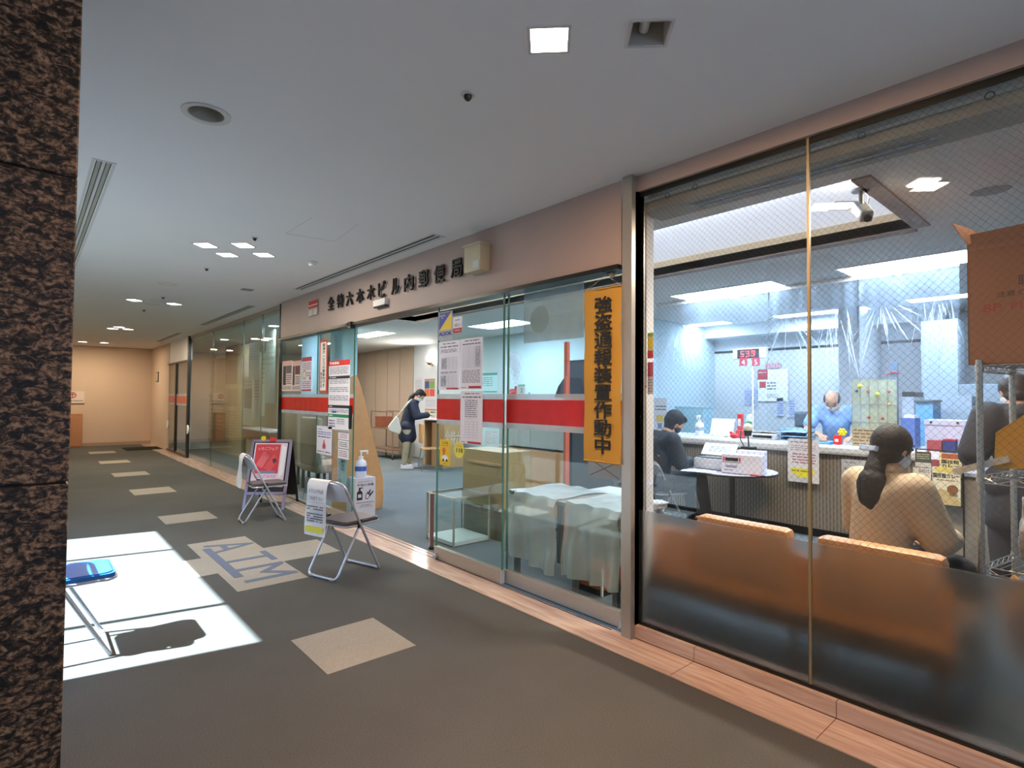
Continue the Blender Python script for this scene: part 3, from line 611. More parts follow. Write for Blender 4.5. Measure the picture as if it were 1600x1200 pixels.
part('hood', mat('cream_metal', 'c6bfa2', 0.45), t, lambda q: q.box(2.78, 2.90, c.y-w*.46, c.y+w*.46, c.z+h/2-0.004, c.z+h/2+0.008), world=True)
part('label_plate', mat('pale_label', 'c9d8d8', 0.5), t, lambda q: q.box(2.787, 2.791, c.y-w*.36, c.y-w*.08, c.z-h*.40, c.z-h*.14), world=True)
c, w, h = rectX(586, 468, 604, 480, 2.87); t = thing('door_sensor', 'white door sensor box under the fascia lettering', 'sensor', (2.9, c.y, c.z-h/2))
part('case', M_WHITE, t, lambda q: q.box(2.845, 2.90, c.y-w/2, c.y+w/2, c.z-h/2+.015, c.z+h/2, bev=0.004), world=True)
part('lens_strip', M_BLACK, t, lambda q: q.box(2.848, 2.90, c.y-w/2+.005, c.y+w/2-.005, c.z-h/2, c.z-h/2+.015), world=True)
c = onX(549, 506, 2.88); t = thing('door_closer', 'dark door roller unit at the head of the open doorway', 'door closer', (2.88, c.y, c.z))
part('body', M_DSTEEL, t, lambda q: q.box(-0.04, 0.02, -0.06, 0.03, -0.06, 0.02, bev=0.005)); part('roller', M_CHROME, t, lambda q: q.cyl((-0.05, 0.03, -0.01), (-0.05, -0.0, -0.01), 0.016))
# ================================================================= NOTICES ON THE GLASS
XN1, XN2 = XD1-0.0125, XD2-0.0125
def nx(x0, y0, x1, y1, X, *a, **k):
    c, w, h = rectX(x0, y0, x1, y1, X); return sheet(a[0], a[1], a[2], c, w, h, FX, *a[3:], **k)
nx(441, 564, 456.5, 611, XN2, 'poster', 'pink magazine poster beside the plain glazing', 'poster', 'e9d6d2', [('rect', 0, .86, 1, 1, 'e8b6ac'), ('pic', .42, .58, .95, .84, '5d5a60', 'photo'), ('pic', .1, .2, .4, .84, '3c3a3c', 'photo'), ('lines', .45, .22, .95, .55, 5, '3a3a3c'), ('lines', .05, .05, .95, .16, 2, '4a4a58')], group='magazine posters')
nx(457, 564, 469.5, 611, XN2, 'poster', 'pink magazine poster with dark red photo, next to the blue screen', 'poster', 'e9d6d2', [('rect', 0, .86, 1, 1, 'e8b6ac'), ('pic', .35, .55, .95, .84, '6c2c34', 'photo'), ('pic', .05, .2, .3, .84, '3c3a3c', 'photo'), ('lines', .4, .22, .95, .5, 5, '3a3a3c'), ('lines', .05, .05, .95, .16, 2, '4a4a58')], group='magazine posters')
nx(472, 558, 487, 611, XN2, 'poster', 'white leaflet with crimson bands and a ring, above the red band', 'poster', 'efe6f0', [('rect', 0, .88, 1, 1, 'b8284a'), ('rect', 0, 0, 1, .05, 'c03050'), ('lines', .08, .62, .92, .84, 4, '8a6aa0'), ('disc', .25, .48, .2, 'b9b06a'), ('disc', .25, .48, .13, 'efe6f0'), ('lines', .5, .42, .9, .56, 2, '8a6aa0'), ('rect', .8, .33, .92, .42, 'a02840'), ('lines', .08, .08, .92, .3, 4, '8a7ab0')])
t = nx(499, 532, 511.5, 613, XN1, 'vertical_notice', 'tall narrow notice with red border and one column of characters', 'notice', 'cf4238', [('rect', .14, .035, .86, .965, 'eef0ea'), ('text', '郵\n便\nサ\nー\nビ\nス\nの\n御\n案\n内\nで\nす', .58, .52, .30, .84, '18181c', {'bold': .02}), ('text', '郵\n便\n局\n長', .28, .24, .2, .3, '2a2a2e')])
nx(513.5, 563, 546.5, 672, XN1, 'hours_notice', 'tall white opening hours notice with red, black and green bands', 'notice', 'eceaf2',
   [('rect', 0, .925, 1, 1, 'dc2a30'), ('text', '〒', .10, .963, .1, .035, 'ffffff', {'bold': .02}), ('text', '郵便局', .33, .963, .32, .034, 'ffffff', {'bold': .02}), ('lines', .06, .80, .94, .91, 6, '6f7080'), ('rect', 0, .735, 1, .775, '23232b'), ('lines', .06, .742, .4, .768, 1, 'e6e6ea'),
    ('lines', .06, .66, .94, .73, 3, '8b8c9c'), ('lines', .06, .54, .94, .62, 3, '8b8c9c'), ('lines', .06, .42, .94, .5, 3, '8b8c9c'), ('rect', 0, .315, 1, .355, '23232b'), ('lines', .05, .322, .2, .348, 1, 'e6e6ea'), ('lines', .06, .25, .95, .3, 2, '8b8c9c'), ('rect', .2, .245, .4, .27, '4050b0'), ('rect', 0, .185, 1, .225, '1f8a58'), ('lines', .05, .19, .3, .22, 1, 'e6f6ea'), ('lines', .45, .08, .8, .17, 3, '9c9fae'), ('lines', .06, .03, .35, .15, 3, '8080a8')])
nx(495, 666, 518.5, 710, XN1, 'poster', 'small poster with blue heading and a tiny bottle picture', 'poster', 'e9e8f6', [('lines', .08, .84, .4, .92, 1, '7a70b0'), ('lines', .06, .68, .94, .82, 2, '5650c0'), ('lines', .1, .58, .9, .66, 1, '30303a'), ('poly', [(.42, .2), (.4, .32), (.47, .42), (.48, .52), (.54, .52), (.55, .42), (.62, .32), (.6, .2)], 'c05a78', 'picture'), ('lines', .06, .06, .5, .12, 1, '505060'), ('lines', .6, .06, .9, .12, 1, '202028')])
nx(528.5, 672, 545, 717, XN1, 'notice', 'narrow white notice with black rules under the hours notice', 'notice', 'eeeef4', [('rect', 0, .9, 1, .97, '8f9098'), ('rect', 0, .64, 1, .66, '303038'), ('rect', 0, .34, 1, .36, '303038'), ('lines', .15, .7, .85, .88, 3, 'a05060'), ('lines', .1, .4, .9, .6, 3, '4a4a60'), ('lines', .1, .06, .9, .3, 4, 'a05870')])
nx(527, 716, 542, 772, XD1+0.02, 'vertical_notice', 'pale blue strip with a column of characters low on the open door', 'notice', 'b4d0d8', [('text', '郵\n便\n局', .6, .8, .4, .3, '30404c'), ('lines', .15, .1, .4, .9, 20, '6c8894')])
# security stickers
nx(685.5, 487, 707, 531, XN1, 'security_sticker', 'blue and yellow security company sticker at the door top', 'sticker', 'a9adb6', [('poly', [(.05, .36), (.05, .97), (.92, .97)], '2c3c9a'), ('poly', [(.08, .35), (.95, .95), (.95, .35)], 'e8c62a'), ('text', 'Security\nok', .28, .84, .4, .12, 'ffffff'), ('text', 'ALSOK', .5, .22, .9, .13, '2a3590', {'bold': .03}), ('lines', .3, .08, .7, .12, 1, '70747c')])
nx(708, 495, 722, 520, XN1, 'sticker', 'small white sticker with a red foot beside the security sticker', 'sticker', 'e9e6ee', [('rect', 0, 0, 1, .3, 'b82038'), ('text', 'd払い', .5, .5, .75, .2, '8c2a48'), ('lines', .25, .74, .75, .86, 1, '6a5a7a'), ('lines', .2, .12, .8, .2, 1, 'f0d8dc')])
A4 = lambda: [('lines', .2, .93, .85, .97, 1, '50505c'), ('lines', .1, .86, .92, .91, 1, '50505c')]
nx(685.5, 533, 718.5, 609, XN1, 'notice', 'white notice with two tables and red foot, under the security sticker', 'notice', 'eae8f4', A4()+[('lines', .12, .76, .88, .84, 3, '60606c'), ('grid', .15, .42, .88, .66, 4, 8, '8a8a98'), ('lines', .16, .43, .4, .65, 8, '60606c'), ('lines', .12, .33, .9, .38, 2, '60606c'), ('grid', .12, .06, .88, .3, 4, 8, '8a8a98'), ('lines', .14, .07, .38, .29, 8, '60606c'), ('rect', .4, .012, .95, .04, 'c02038')], group='notices with a red foot')
nx(719.5, 528, 754, 608, XN1, 'notice', 'white notice with one tall table and broad red foot, beside the two-table notice', 'notice', 'eae8f4', A4()+[('grid', .12, .42, .92, .84, 3, 16, '8a8a98'), ('lines', .7, .43, .9, .83, 16, '60606c'), ('lines', .1, .12, .9, .38, 9, '7a7a88'), ('rect', .4, .015, .95, .06, 'c02038'), ('lines', .06, .02, .3, .05, 1, 'c05060')], group='notices with a red foot')
nx(719.5, 611, 754, 694, XN1-0.004, 'notice', 'white notice with red foot hung low across the red band', 'notice', 'eceaf4', A4()+[('grid', .22, .48, .6, .84, 3, 9, '8a8a98'), ('lines', .22, .5, .78, .84, 9, '8a8a98'), ('grid', .22, .12, .8, .42, 3, 6, '8a8a98'), ('rect', .35, .012, .95, .05, 'c02038'), ('lines', .06, .02, .28, .045, 1, 'c05060')], group='notices with a red foot')
for s_, xa, xb in (('全特六', 695, 719), ('便局', 757, 777)):
    c, w, h = rectX(xa, 673, xb, 695, XN1); o = text(s_, mat('pale_vinyl_lettering', 'd2dde4', 0.5), d3, 0, 0, 0, w=w, h=h, extrude=0.0004); o.matrix_basis = mw(d3).inverted() @ frame(Vector((XD1-0.0062, c.y, c.z)), FX)
nx(687.5, 687, 703.5, 727, XN1, 'sticker', 'tall yellow children safety sticker with a white car', 'sticker', 'eec82a', [('text', 'こども', .5, .88, .6, .1, '4a3410', {'bold': .02}), ('lines', .2, .74, .8, .8, 1, 'd06a20'), ('disc', .4, .58, .16, 'e07a28'), ('rect', .3, .36, .5, .52, 'e07a28'), ('poly', [(.2, .2), (.2, .3), (.38, .4), (.66, .4), (.82, .3), (.84, .2)], 'f4f4f4', 'car'), ('disc', .35, .2, .08, '20202a'), ('disc', .7, .2, .08, '20202a'), ('lines', .3, .06, .7, .1, 1, '7a6010')])
c, w, h = rectX(708.5, 692, 726, 714, XN1)
t = thing('round_sticker', 'round yellow sticker reading 110 under the hanging notice', 'sticker', c); at(t, frame(c, FX))
part('disc', mat('yellow_sticker', 'ece25a', 0.5, var=0.03), t, lambda q: q.cyl((0, 0, 0), (0, 0, 0.0012), 0.5*(w+h)/2, seg=32)); text('110', M_INK, t, 0.012, -0.004, 0.0014, w=w*.55, h=h*.3, bold=.02); text('こども', mat('print_orange', 'c06018', .6), t, 0, 0.035, 0.0014, w=w*.5, h=h*.16)
# ---------------------------------------------------------------- yellow banner
XBn = 2.845
c, w, h = rectX(913, 451, 970, 722, XBn); 
t = thing('banner', 'yellow hanging banner warning of the robbery alarm, black vertical characters', 'banner', c); at(t, frame(c, FX))
M_YEL = mat('yellow_banner_cloth', 'c0943a', 0.7, var=0.05, scale=4)
def wave(q):
    P = []
    for i in range(9):
        u = -w/2+w*i/8; P.append([(u, -h/2+h*j/30, 0.004*math.sin(j*0.5+i*0.3)+0.003*math.sin(i*1.3)) for j in range(31)])
    q.grid(P, 0.002)
part('cloth', M_YEL, t, wave, smooth=True)
part('top_rod', M_YEL, t, lambda q: q.cyl((-w/2, h/2, 0), (w/2, h/2, 0), 0.006)); part('bottom_rod', M_YEL, t, lambda q: q.cyl((-w/2, -h/2, 0), (w/2, -h/2, 0), 0.007))
text('強\n盗\n通\n報\n装\n置\n作\n動\n中', M_INK, t, 0.018, 0.0, 0.012, w=w*.47, h=h*.9, bold=.022, line=1.0, extrude=0.0006)
part('cord', mat('white_cord', 'd8d4c8', 0.8), t, lambda q: q.tube([(-w/2, h/2, 0), (0.03, h/2+0.085, 0.0), (w/2, h/2, 0)], 0.0012, 5))
p = onX(943, 424, 2.86); t = thing('suction_hook', 'small cream suction hook holding the banner cord', 'hook', p); at(t, frame(Vector((2.955, p.y, p.z)), FX))
part('cup', mat('cream_plastic', 'cfc9b4', .4), t, lambda q: q.lathe([(0, 0.0), (0.028, 0.0), (0.02, 0.02), (0.012, 0.03), (0, 0.03)], seg=24), smooth=True)
part('hook', M_DSTEEL, t, lambda q: q.tube([(0, 0, 0.02), (0, 0, 0.1), (0, 0.004, 0.115)], 0.004, 8))
nx(919, 718, 970, 748, XN2-0.03, 'paper_label', 'pale grey placard with crossed strings below the banner', 'placard', 'c9ccd0', [('poly', [(.05, .95), (.08, .98), (.97, .1), (.94, .07)], '8a8c90'), ('poly', [(.05, .1), (.08, .07), (.97, .95), (.94, .98)], '8a8c90')])
# papers inside the far plain glazing and around the pillar
random.seed(11)
# ================================================================= FOLDING CHAIRS
def arc_pts(pts, n=6, r=0.06):
    out = [Vector(pts[0])]
    for a, b, c in zip(pts, pts[1:], pts[2:]):
        a, b, c = Vector(a), Vector(b), Vector(c); d1_ = (a-b).normalized(); d2_ = (c-b).normalized(); p0 = b+d1_*r; p1 = b+d2_*r
        for i in range(n+1):
            s = i/n; out.append(p0*(1-s)**2+b*2*s*(1-s)+p1*s*s)
    out.append(Vector(pts[-1])); return out
def rrect(x0, x1, y0, y1, r, n=5):
    o = []
    for cx_, cy_, a0 in ((x1-r, y1-r, 0), (x0+r, y1-r, 90), (x0+r, y0+r, 180), (x1-r, y0+r, 270)):
        for i in range(n+1): a = math.radians(a0+90*i/n); o.append((cx_+r*math.cos(a), cy_+r*math.sin(a)))
    return o
I4 = Matrix.Identity(4)
def folding_chair(lab, loc, rz, seat_m, back_m, tube_m, group='folding chairs', k=1.0):
    t = thing('folding_chair', lab, 'chair', loc, rz, group); t.scale = (k, k, k); r = 0.011
    A = [(0.235, 0.2, 0.012), (0.0, 0.2, 0.45), (-0.165, 0.19, 0.79), (-0.165, -0.19, 0.79), (0.0, -0.2, 0.45), (0.235, -0.2, 0.012)]
    part('front_leg_loop', tube_m, t, lambda q: q.tube(arc_pts(A, 8, 0.09), r, 10), smooth=True)
    part('front_foot_bar', tube_m, t, lambda q: q.tube([(0.235, 0.2, 0.014), (0.235, -0.2, 0.014)], r*1.15, 10), smooth=True)
    Bp = [(0.03, 0.175, 0.425), (-0.215, 0.175, 0.013), (-0.215, -0.175, 0.013), (0.03, -0.175, 0.425)]
    part('rear_leg_loop', tube_m, t, lambda q: q.tube(arc_pts(Bp, 8, 0.05), r, 10), smooth=True)
    part('seat', seat_m, t, lambda q: (q.prism(rrect(-0.13, 0.26, -0.185, 0.185, 0.05), Matrix.Translation((0, 0, 0.428)), 0.026), q.prism(rrect(-0.115, 0.245, -0.17, 0.17, 0.05), Matrix.Translation((0, 0, 0.452)), 0.008)), smooth=True)
    part('seat_rim', tube_m, t, lambda q: q.tube([(x, y, 0.424) for x, y in rrect(-0.13, 0.262, -0.187, 0.187, 0.055)], 0.009, 8, closed=True), smooth=True)
    def back(q):
        P = []
        for i in range(9):
            y = -0.185+0.37*i/8; bow = 0.03*(1-(y/0.19)**2)
            top = 0.795-0.035*(abs(y)/0.185)**3
            P.append([(-0.165+0.07*(0.79-z)/0.15*0.9-bow, y, z) for z in [0.635+(top-0.635)*j/5 for j in range(6)]])
        q.grid(P, 0.012)
    part('backrest', back_m, t, back, smooth=True)
    for hy in (0.188, -0.2): part('hinge', M_DSTEEL, t, lambda q: q.box(-0.015, 0.03, hy, hy+0.012, 0.40, 0.47, bev=0.003))
    for fx, fy_ in ((0.235, 0.17), (0.235, -0.17), (-0.215, 0.12), (-0.215, -0.12)): part('rubber_foot', mat('grey_rubber', '9a9ca4', 0.7), t, lambda q: q.cyl((fx, fy_-0.02, 0.012), (fx, fy_+0.02, 0.012), 0.0135))
    return t
M_SEATB = mat('brown_vinyl_seat', '4a4044', 0.45); M_BACKW = mat('silver_back_panel', 'c3c5d2', 0.35, 0.4)
M_SEATBL = mat('blue_vinyl_seat', '1c62b4', 0.5)
ch2 = folding_chair('silver folding chair with handwritten sheet hung over its back, by the ATM lettering', (2.075, 4.555, 0.0), math.radians(17), M_SEATB, M_BACKW, M_WTUBE)
ch1 = folding_chair('silver folding chair standing before the framed red poster sign', (2.175, 7.08, 0.0), math.radians(-5), M_SEATB, M_BACKW, M_WTUBE)
ch3 = folding_chair('folding chair with blue seat in the sun patch beside the granite column', (0.155, 4.15, 0.0), 0.0, M_SEATBL, M_BACKW, M_WTUBE, k=1.03)
def hung_sheet(t, y0, y1, lab, drop=0.42, txt=True):
    # paper folded over the back loop of a chair and hanging behind it, in the world frame of the chair
    base = mw(t); y0, y1 = min(y0, y1), max(y0, y1)
    s = thing('hanging_notice', lab, 'notice', (0, 0, 0)); s.matrix_basis = base
    def f(q):
        P = []
        for i in range(7):
            y = y0+(y1-y0)*i/6; row = []
            prof = [(-0.135, 0.70), (-0.15, 0.77), (-0.175, 0.808), (-0.20, 0.80), (-0.218, 0.77)] + [(-0.222-0.006*math.sin(j*.7+i*.5)-0.02*(j/9), 0.77-drop*j/9) for j in range(1, 10)]
            P.append([(x, y, z) for x, z in prof])
        q.grid(P, 0.001)
    part('paper', M_PAPER, s, f, smooth=True)
    if txt:
        F_ = Matrix(((0, 0, -1, 0), (-1, 0, 0, 0), (0, 1, 0, 0), (0, 0, 0, 1)))
        zc, yc, w = 0.77-drop/2, (y0+y1)/2, abs(y1-y0)
        def tx(b, z, wd, h, m_, dx): o = text(b, m_, s, 0, 0, 0, w=wd, h=h, bold=0.0); o.matrix_basis = Matrix.Translation((dx, yc, z)) @ F_
        gm = mat('pencil_grey', '6a6e80', .7)
        tx('よろしければ', 0.715, w*.74, 0.034, gm, -0.233); tx('ご利用下さい', 0.655, w*.72, 0.034, gm, -0.236)
        part('drawn_rule', gm, s, lambda q: q.box(-0.2375, -0.236, y0+.02, y1-.02, 0.622, 0.6235))
        part('highlighter_mark', mat('yellow_marker', 'e8e040', .6), s, lambda q: q.box(-0.2515, -0.2495, y0+.018, y1-.02, 0.378, 0.425))
        part('text_lines', gm, s, lambda q: [q.box(-0.2505, -0.2440, yy, yy+.012, z, z+.009) for z in (0.585, 0.565, 0.525, 0.505, 0.485, 0.465, 0.40) for yy in [y0+.02+.02*k for k in range(int((w-.04)/.02))] if random.random() < .85])
    return s
hung_sheet(ch2, 0.195, -0.055, 'handwritten white notice with yellow highlighter hung on the nearer folding chair', 0.42)
hung_sheet(ch1, 0.18, -0.06, 'white sheet hung over the folding chair before the red poster', 0.36, txt=False)
# ================================================================= A-FRAME SIGN
FLp = FRp = onZ(411, 797, 0); Wd = 0.54; ang = math.radians(-38)
t = thing('sandwich_board', 'A-frame stand holding a red strawberry poster before the glass', 'sign stand', ((FLp+FRp)/2), ang)
Hs = 0.95; lean = math.radians(18)
TF = Matrix.Rotation(-lean, 4, 'X')
def fr(q):
    for a in ((-Wd/2, -Wd/2+.035, 0, Hs), (Wd/2-.035, Wd/2, 0, Hs), (-Wd/2, Wd/2, Hs-.035, Hs), (-Wd/2, Wd/2, 0.2, 0.235)): q.box(a[0], a[1], -0.012, 0.012, a[2], a[3], M=TF)
part('front_frame', mat('mauve_aluminium', '9a8fa8', 0.35, 0.4), t, fr)
part('backing_panel', mat('black_board', '1d1a1c', .6), t, lambda q: q.box(-Wd/2+.03, Wd/2-.03, -0.004, 0.006, 0.23, Hs-.03, M=TF))
def bk(q):
    yb = 0.42
    Lb = Matrix.Translation((0, 2*Hs*math.sin(lean), 0)) @ Matrix.Rotation(lean, 4, 'X')
    q.box(-Wd/2, Wd/2, -0.01, 0.01, 0.12, Hs, M=Lb); q.box(-Wd/2, -Wd/2+.03, -0.01, 0.01, 0.0, Hs, M=Lb); q.box(Wd/2-.03, Wd/2, -0.01, 0.01, 0, Hs, M=Lb)
part('rear_leg_panel', mat('black_board', '1d1a1c', .6), t, bk)
part('hinge_clip', mat('red_clip', 'd02a20', .5), t, lambda q: q.box(-0.03, 0.05, -0.03, 0.02, Hs-.03, Hs+.03, M=TF)); part('yellow_button', mat('yellow_clip', 'e8c820', .5), t, lambda q: q.cyl((-0.0, -0.035, Hs-.005), (-0.0, -0.02, Hs-.005), 0.03))
cen = mw(t) @ (TF @ Vector((0.0, -0.014, 0.60)))
s = sheet('poster', 'red strawberry dessert poster on the A-frame stand', 'poster', (0, 0, 0), Wd*.80, 0.60, I4, 'e9d9ea',
    [('rect', .04, .30, .80, .97, 'd6424a', 'photo'), ('poly', [(.1, .5), (.3, .8), (.5, .72), (.3, .42)], 'e8707a'), ('poly', [(.35, .42), (.62, .75), (.76, .6), (.55, .34)], 'e0585e'), ('poly', [(.58, .62), (.68, .66), (.74, .58), (.64, .52)], '6a3440', 'leaf'), ('text', 'いちごフェア', .42, .87, .6, .07, 'f4d2d6'), ('rect', .2, .31, .72, .36, '6e8cc0'), ('lines', .1, .2, .76, .28, 2, 'c080a0'), ('lines', .1, .06, .5, .14, 2, '8a7aa0'), ('poly', [(.84, .2), (.84, .95), (.98, .9), (.97, .3)], 'f2f4ff')])
s.matrix_basis = Matrix.Translation(cen) @ Matrix.Rotation(ang, 4, 'Z') @ Matrix.Rotation(-lean, 4, 'X') @ FY
# ================================================================= SANITISER STAND
c0 = onZ(570, 810, 0); zt = 0.52
a_, b_ = onY(554, 760, 6.25), onY(587, 760, 6.25)
t = thing('sanitiser_stand', 'slim white floor box printed with hand disinfection pictures', 'stand', ((a_.x+b_.x)/2, 6.25, 0.004)); wS = b_.x-a_.x
part('box', mat('light_grey_card', 'c2c2cc', .6, var=.02), t, lambda q: q.box(-wS/2, wS/2, 0, 0.22, 0, zt-.004, bev=.003))
s = sheet('front_print', None, None, (0, 0, 0), wS*.94, zt*.96, I4, 'c8c8d2', [('lines', .12, .92, .9, .95, 1, '60606a'), ('text', '手指の消毒', .5, .86, .84, .065, '202026', {'bold': .01}),
   ('poly', [(.08, .5), (.08, .68), (.14, .72), (.3, .72), (.36, .68), (.36, .5)], '18181c', 'bottle_icon'), ('poly', [(.17, .72), (.17, .80), (.38, .80), (.38, .78), (.26, .77), (.26, .72)], '18181c', 'pump_icon'), ('rect', .14, .56, .3, .64, 'c8c8d2'),
   ('poly', [(.5, .52), (.5, .60), (.58, .66), (.62, .70), (.64, .66), (.74, .74), (.78, .72), (.70, .62), (.9, .70), (.92, .67), (.72, .56), (.62, .50)], '2a2a2e', 'hand_icon'), ('poly', [(.53, .535), (.53, .595), (.60, .64), (.70, .60), (.68, .56), (.62, .52)], 'c8c8d2', 'hand_icon'),
   ('text', 'Hand disinfection', .5, .44, .86, .035, '50505a'), ('lines', .3, .36, .8, .39, 1, '60606a'), ('lines', .2, .32, .85, .35, 1, '60606a')], parent=t)
s.matrix_basis = Matrix.Translation((0, -0.001, zt*.49)) @ FY
def pump_bottle(name, lab, loc, H, body='d6dcee', lb='3a60b0', rz=0):
    b = thing(name, lab, 'bottle', loc, rz); r = H*.21
    part('body', mat('bottle_'+body, body, .25), b, lambda q: q.lathe([(0, 0), (r*.95, 0), (r, H*.03), (r, H*.5), (r*.85, H*.6), (r*.35, H*.68), (r*.33, H*.72), (0, H*.72)], seg=28), smooth=True)
    part('collar', M_WHITE, b, lambda q: q.cyl((0, 0, H*.70), (0, 0, H*.77), r*.42)); part('pump_head', M_WHITE, b, lambda q: (q.cyl((0, 0, H*.77), (0, 0, H*.92), r*.14), q.box(-r*.3, r*1.3, -r*.22, r*.22, H*.92, H*.99, bev=r*.06), q.box(r*1.05, r*1.3, -r*.12, r*.12, H*.84, H*.93)))
    part('label_print', mat('label_'+lb, lb, .5), b, lambda q: q.cyl((0, 0, H*.24), (0, 0, H*.42), r*1.005, seg=28)); return b
pump_bottle('pump_bottle', 'white pump bottle of hand sanitiser on the slim white stand', (a_.x+wS*.42, 6.33, zt+.001), 0.33)
# curved oak panel behind it
YP = 6.8
pts = [(557, 585), (563, 600), (569, 622), (577, 655), (585, 692), (593, 722), (599, 750), (599, 776), (597, 796), (520, 800), (520, 600)]
P_ = [onY(x, y, YP) for x, y in pts]; P_[-2].z = P_[-3].z = 0.005
struct_ = MB(); struct_.prism([(p.x, p.z) for p in P_], Matrix(((1, 0, 0, 0), (0, 0, 1, YP), (0, 1, 0, 0), (0, 0, 0, 1))), 0.035)
tag(struct_.build('curved_screen', M_OAK), 'light oak screen with a sloping curved edge, behind the sanitiser stand', 'screen')
# ================================================================= SHOP CEILING
M_TUBE = M_LAMPC
def fluor(lab, pxs, power, big=True, n=1):
    c = sum((onZ(x, y, IZ) for x, y in pxs), Vector((0, 0, 0)))/4; L, W = (1.24, 0.55) if big else (1.24, 0.3)
    t = thing('fluorescent_light', lab, 'ceiling light', (c.x, c.y, IZ), group='fluorescent ceiling lights')
    part('frame', M_WHITE, t, lambda q: (q.box(-W/2-.02, W/2+.02, -L/2-.02, -L/2, -.008, 0), q.box(-W/2-.02, W/2+.02, L/2, L/2+.02, -.008, 0), q.box(-W/2-.02, -W/2, -L/2, L/2, -.008, 0), q.box(W/2, W/2+.02, -L/2, L/2, -.008, 0)))
    part('glowing_panel', M_TUBE, t, lambda q: q.box(-W/2, W/2, -L/2, L/2, -.006, -.001))
    light('lamp', t, (0, 0, -0.02), W*.9, power, COOL, sizey=L*.95, world=False)
fluor('broad bright panel light over the seated man', ((1050, 464), (1180, 438), (1232, 448), (1108, 470)), P_SHOP*1.5)
fluor('broad bright panel light beside the cardboard box', ((1340, 418), (1498, 390), (1540, 397), (1396, 430)), P_SHOP*1.5)
fluor('slim tube light seen past the brass strip', ((1210, 493), (1345, 478), (1357, 482), (1225, 497)), P_SHOP*.9, False)
fluor('slim tube light beside the white pillar', ((1030, 512), (1135, 501), (1142, 504), (1040, 515)), P_SHOP*.9, False)
fluor('panel light seen through the door with white notices', ((738, 508), (818, 499), (818, 508), (762, 512)), P_SHOP*1.6)
fluor('tube light seen just under the clear film near the cardboard box', ((1460, 464), (1560, 452), (1575, 456), (1475, 468)), P_SHOP*.7, False)
for x_, y, lb in ((5.4, 10.6, 'panel light over the lobby beyond the doorway'), (5.4, 13.6, 'panel light at the far end of the lobby'), (3.5, 8.0, 'unseen fill light added just inside the open sliding door'), (3.42, 10.6, 'unseen fill light added inside the plain glazing near the desk'), (3.42, 14.0, 'unseen fill light added inside the plain glazing near the far door')):  # those close behind the glass are unseen, added to brighten what faces it
    t = thing('fluorescent_light', lb, 'ceiling light', (x_, y, IZ), group='fluorescent ceiling lights')
    hx, hy = (.2, .6) if x_ > 4 else (.07, .07); part('glowing_panel', M_TUBE, t, lambda q: q.box(-hx, hx, -hy, hy, -.006, -.001)); light('lamp', t, (0, 0, -0.02), hx*2, P_SHOP*(1.5 if x_ > 4 else .7), NEUT if x_ > 4 else (.8, .9, 1), sizey=hy*1.9, world=False)
p = onZ(1452, 291, IZ); sqlight(p.x, p.y, 'warm square light in the shop ceiling beside the round speaker', z=IZ, power=44, color=(1, .84, .66), lens=M_LAMPW)
p = onZ(1316, 321, IZ-.0); sqlight(p.x, p.y, 'warm square lamp standing in for a mirrored corridor light, behind the security camera', z=IZ, power=44, color=(1, .84, .66), lens=M_LAMPW)  # lamp added where a corridor light mirrors in the glass
p = onZ(1548, 297, IZ); t = thing('ceiling_speaker', 'round grey ceiling speaker inside the shop', 'speaker', (p.x, p.y, IZ))
part('grille', mat('speaker_grey', '8a8c88', .7), t, lambda q: q.lathe([(0, -.006), (.085, -.006), (.1, -.003), (.1, 0)], seg=40), smooth=True); part('rim', M_ICEIL, t, lambda q: q.lathe([(.1, 0), (.1, -.006), (.112, -.004), (.113, 0)], seg=40), smooth=True)
p = onZ(1345, 296, IZ); t = thing('security_camera', 'grey dome-mount security camera hanging from the shop ceiling', 'camera', (p.x, p.y, IZ), math.radians(215))
M_CAMG = mat('camera_grey', 'a2a4a2', .4)
part('mount', M_CAMG, t, lambda q: (q.cyl((0, 0, 0), (0, 0, -.012), .05), q.cyl((0, 0, -.012), (0, 0, -.09), .014), q.sph((0, 0, -.095), .02)), smooth='auto')
part('housing', M_CAMG, t, lambda q: q.box(-.09, .10, -.035, .035, -.035, .035, M=Matrix.Translation((0.02, 0, -.14)) @ Matrix.Rotation(math.radians(38), 4, 'Y'), bev=.01))
part('lens', M_BLACK, t, lambda q: q.cyl((.07, 0, -.185), (.108, 0, -.215), .022)); part('cable', M_BLACK, t, lambda q: q.tube([(0, .01, 0), (.02, .04, -.05), (-.02, .045, -.09), (-.05, .01, -.11)], .003, 6), smooth=True)
a_ = onX(1265, 300, 3.22); t = thing('air_grille', 'double slot air grille on the shop ceiling behind the wired glass', 'air grille', (3.45, 0.9, IZ))
g0, g1 = onZ(1463, 183, IZ-.03), onZ(1300, 230, IZ-.03)
part('frame', mat('dim_grey_board', '9b9c94', 0.85), t, lambda q: q.box(3.14, 3.25, g0.y, g0.y+1.3, IZ-.064, IZ-.0601), world=True); part('blade', M_DSTEEL, t, lambda q: q.box(3.155, 3.18, g0.y+.03, g0.y+1.27, IZ-.066, IZ-.0641), world=True); part('blade', M_DSTEEL, t, lambda q: q.box(3.205, 3.23, g0.y+.03, g0.y+1.27, IZ-.066, IZ-.0641), world=True)
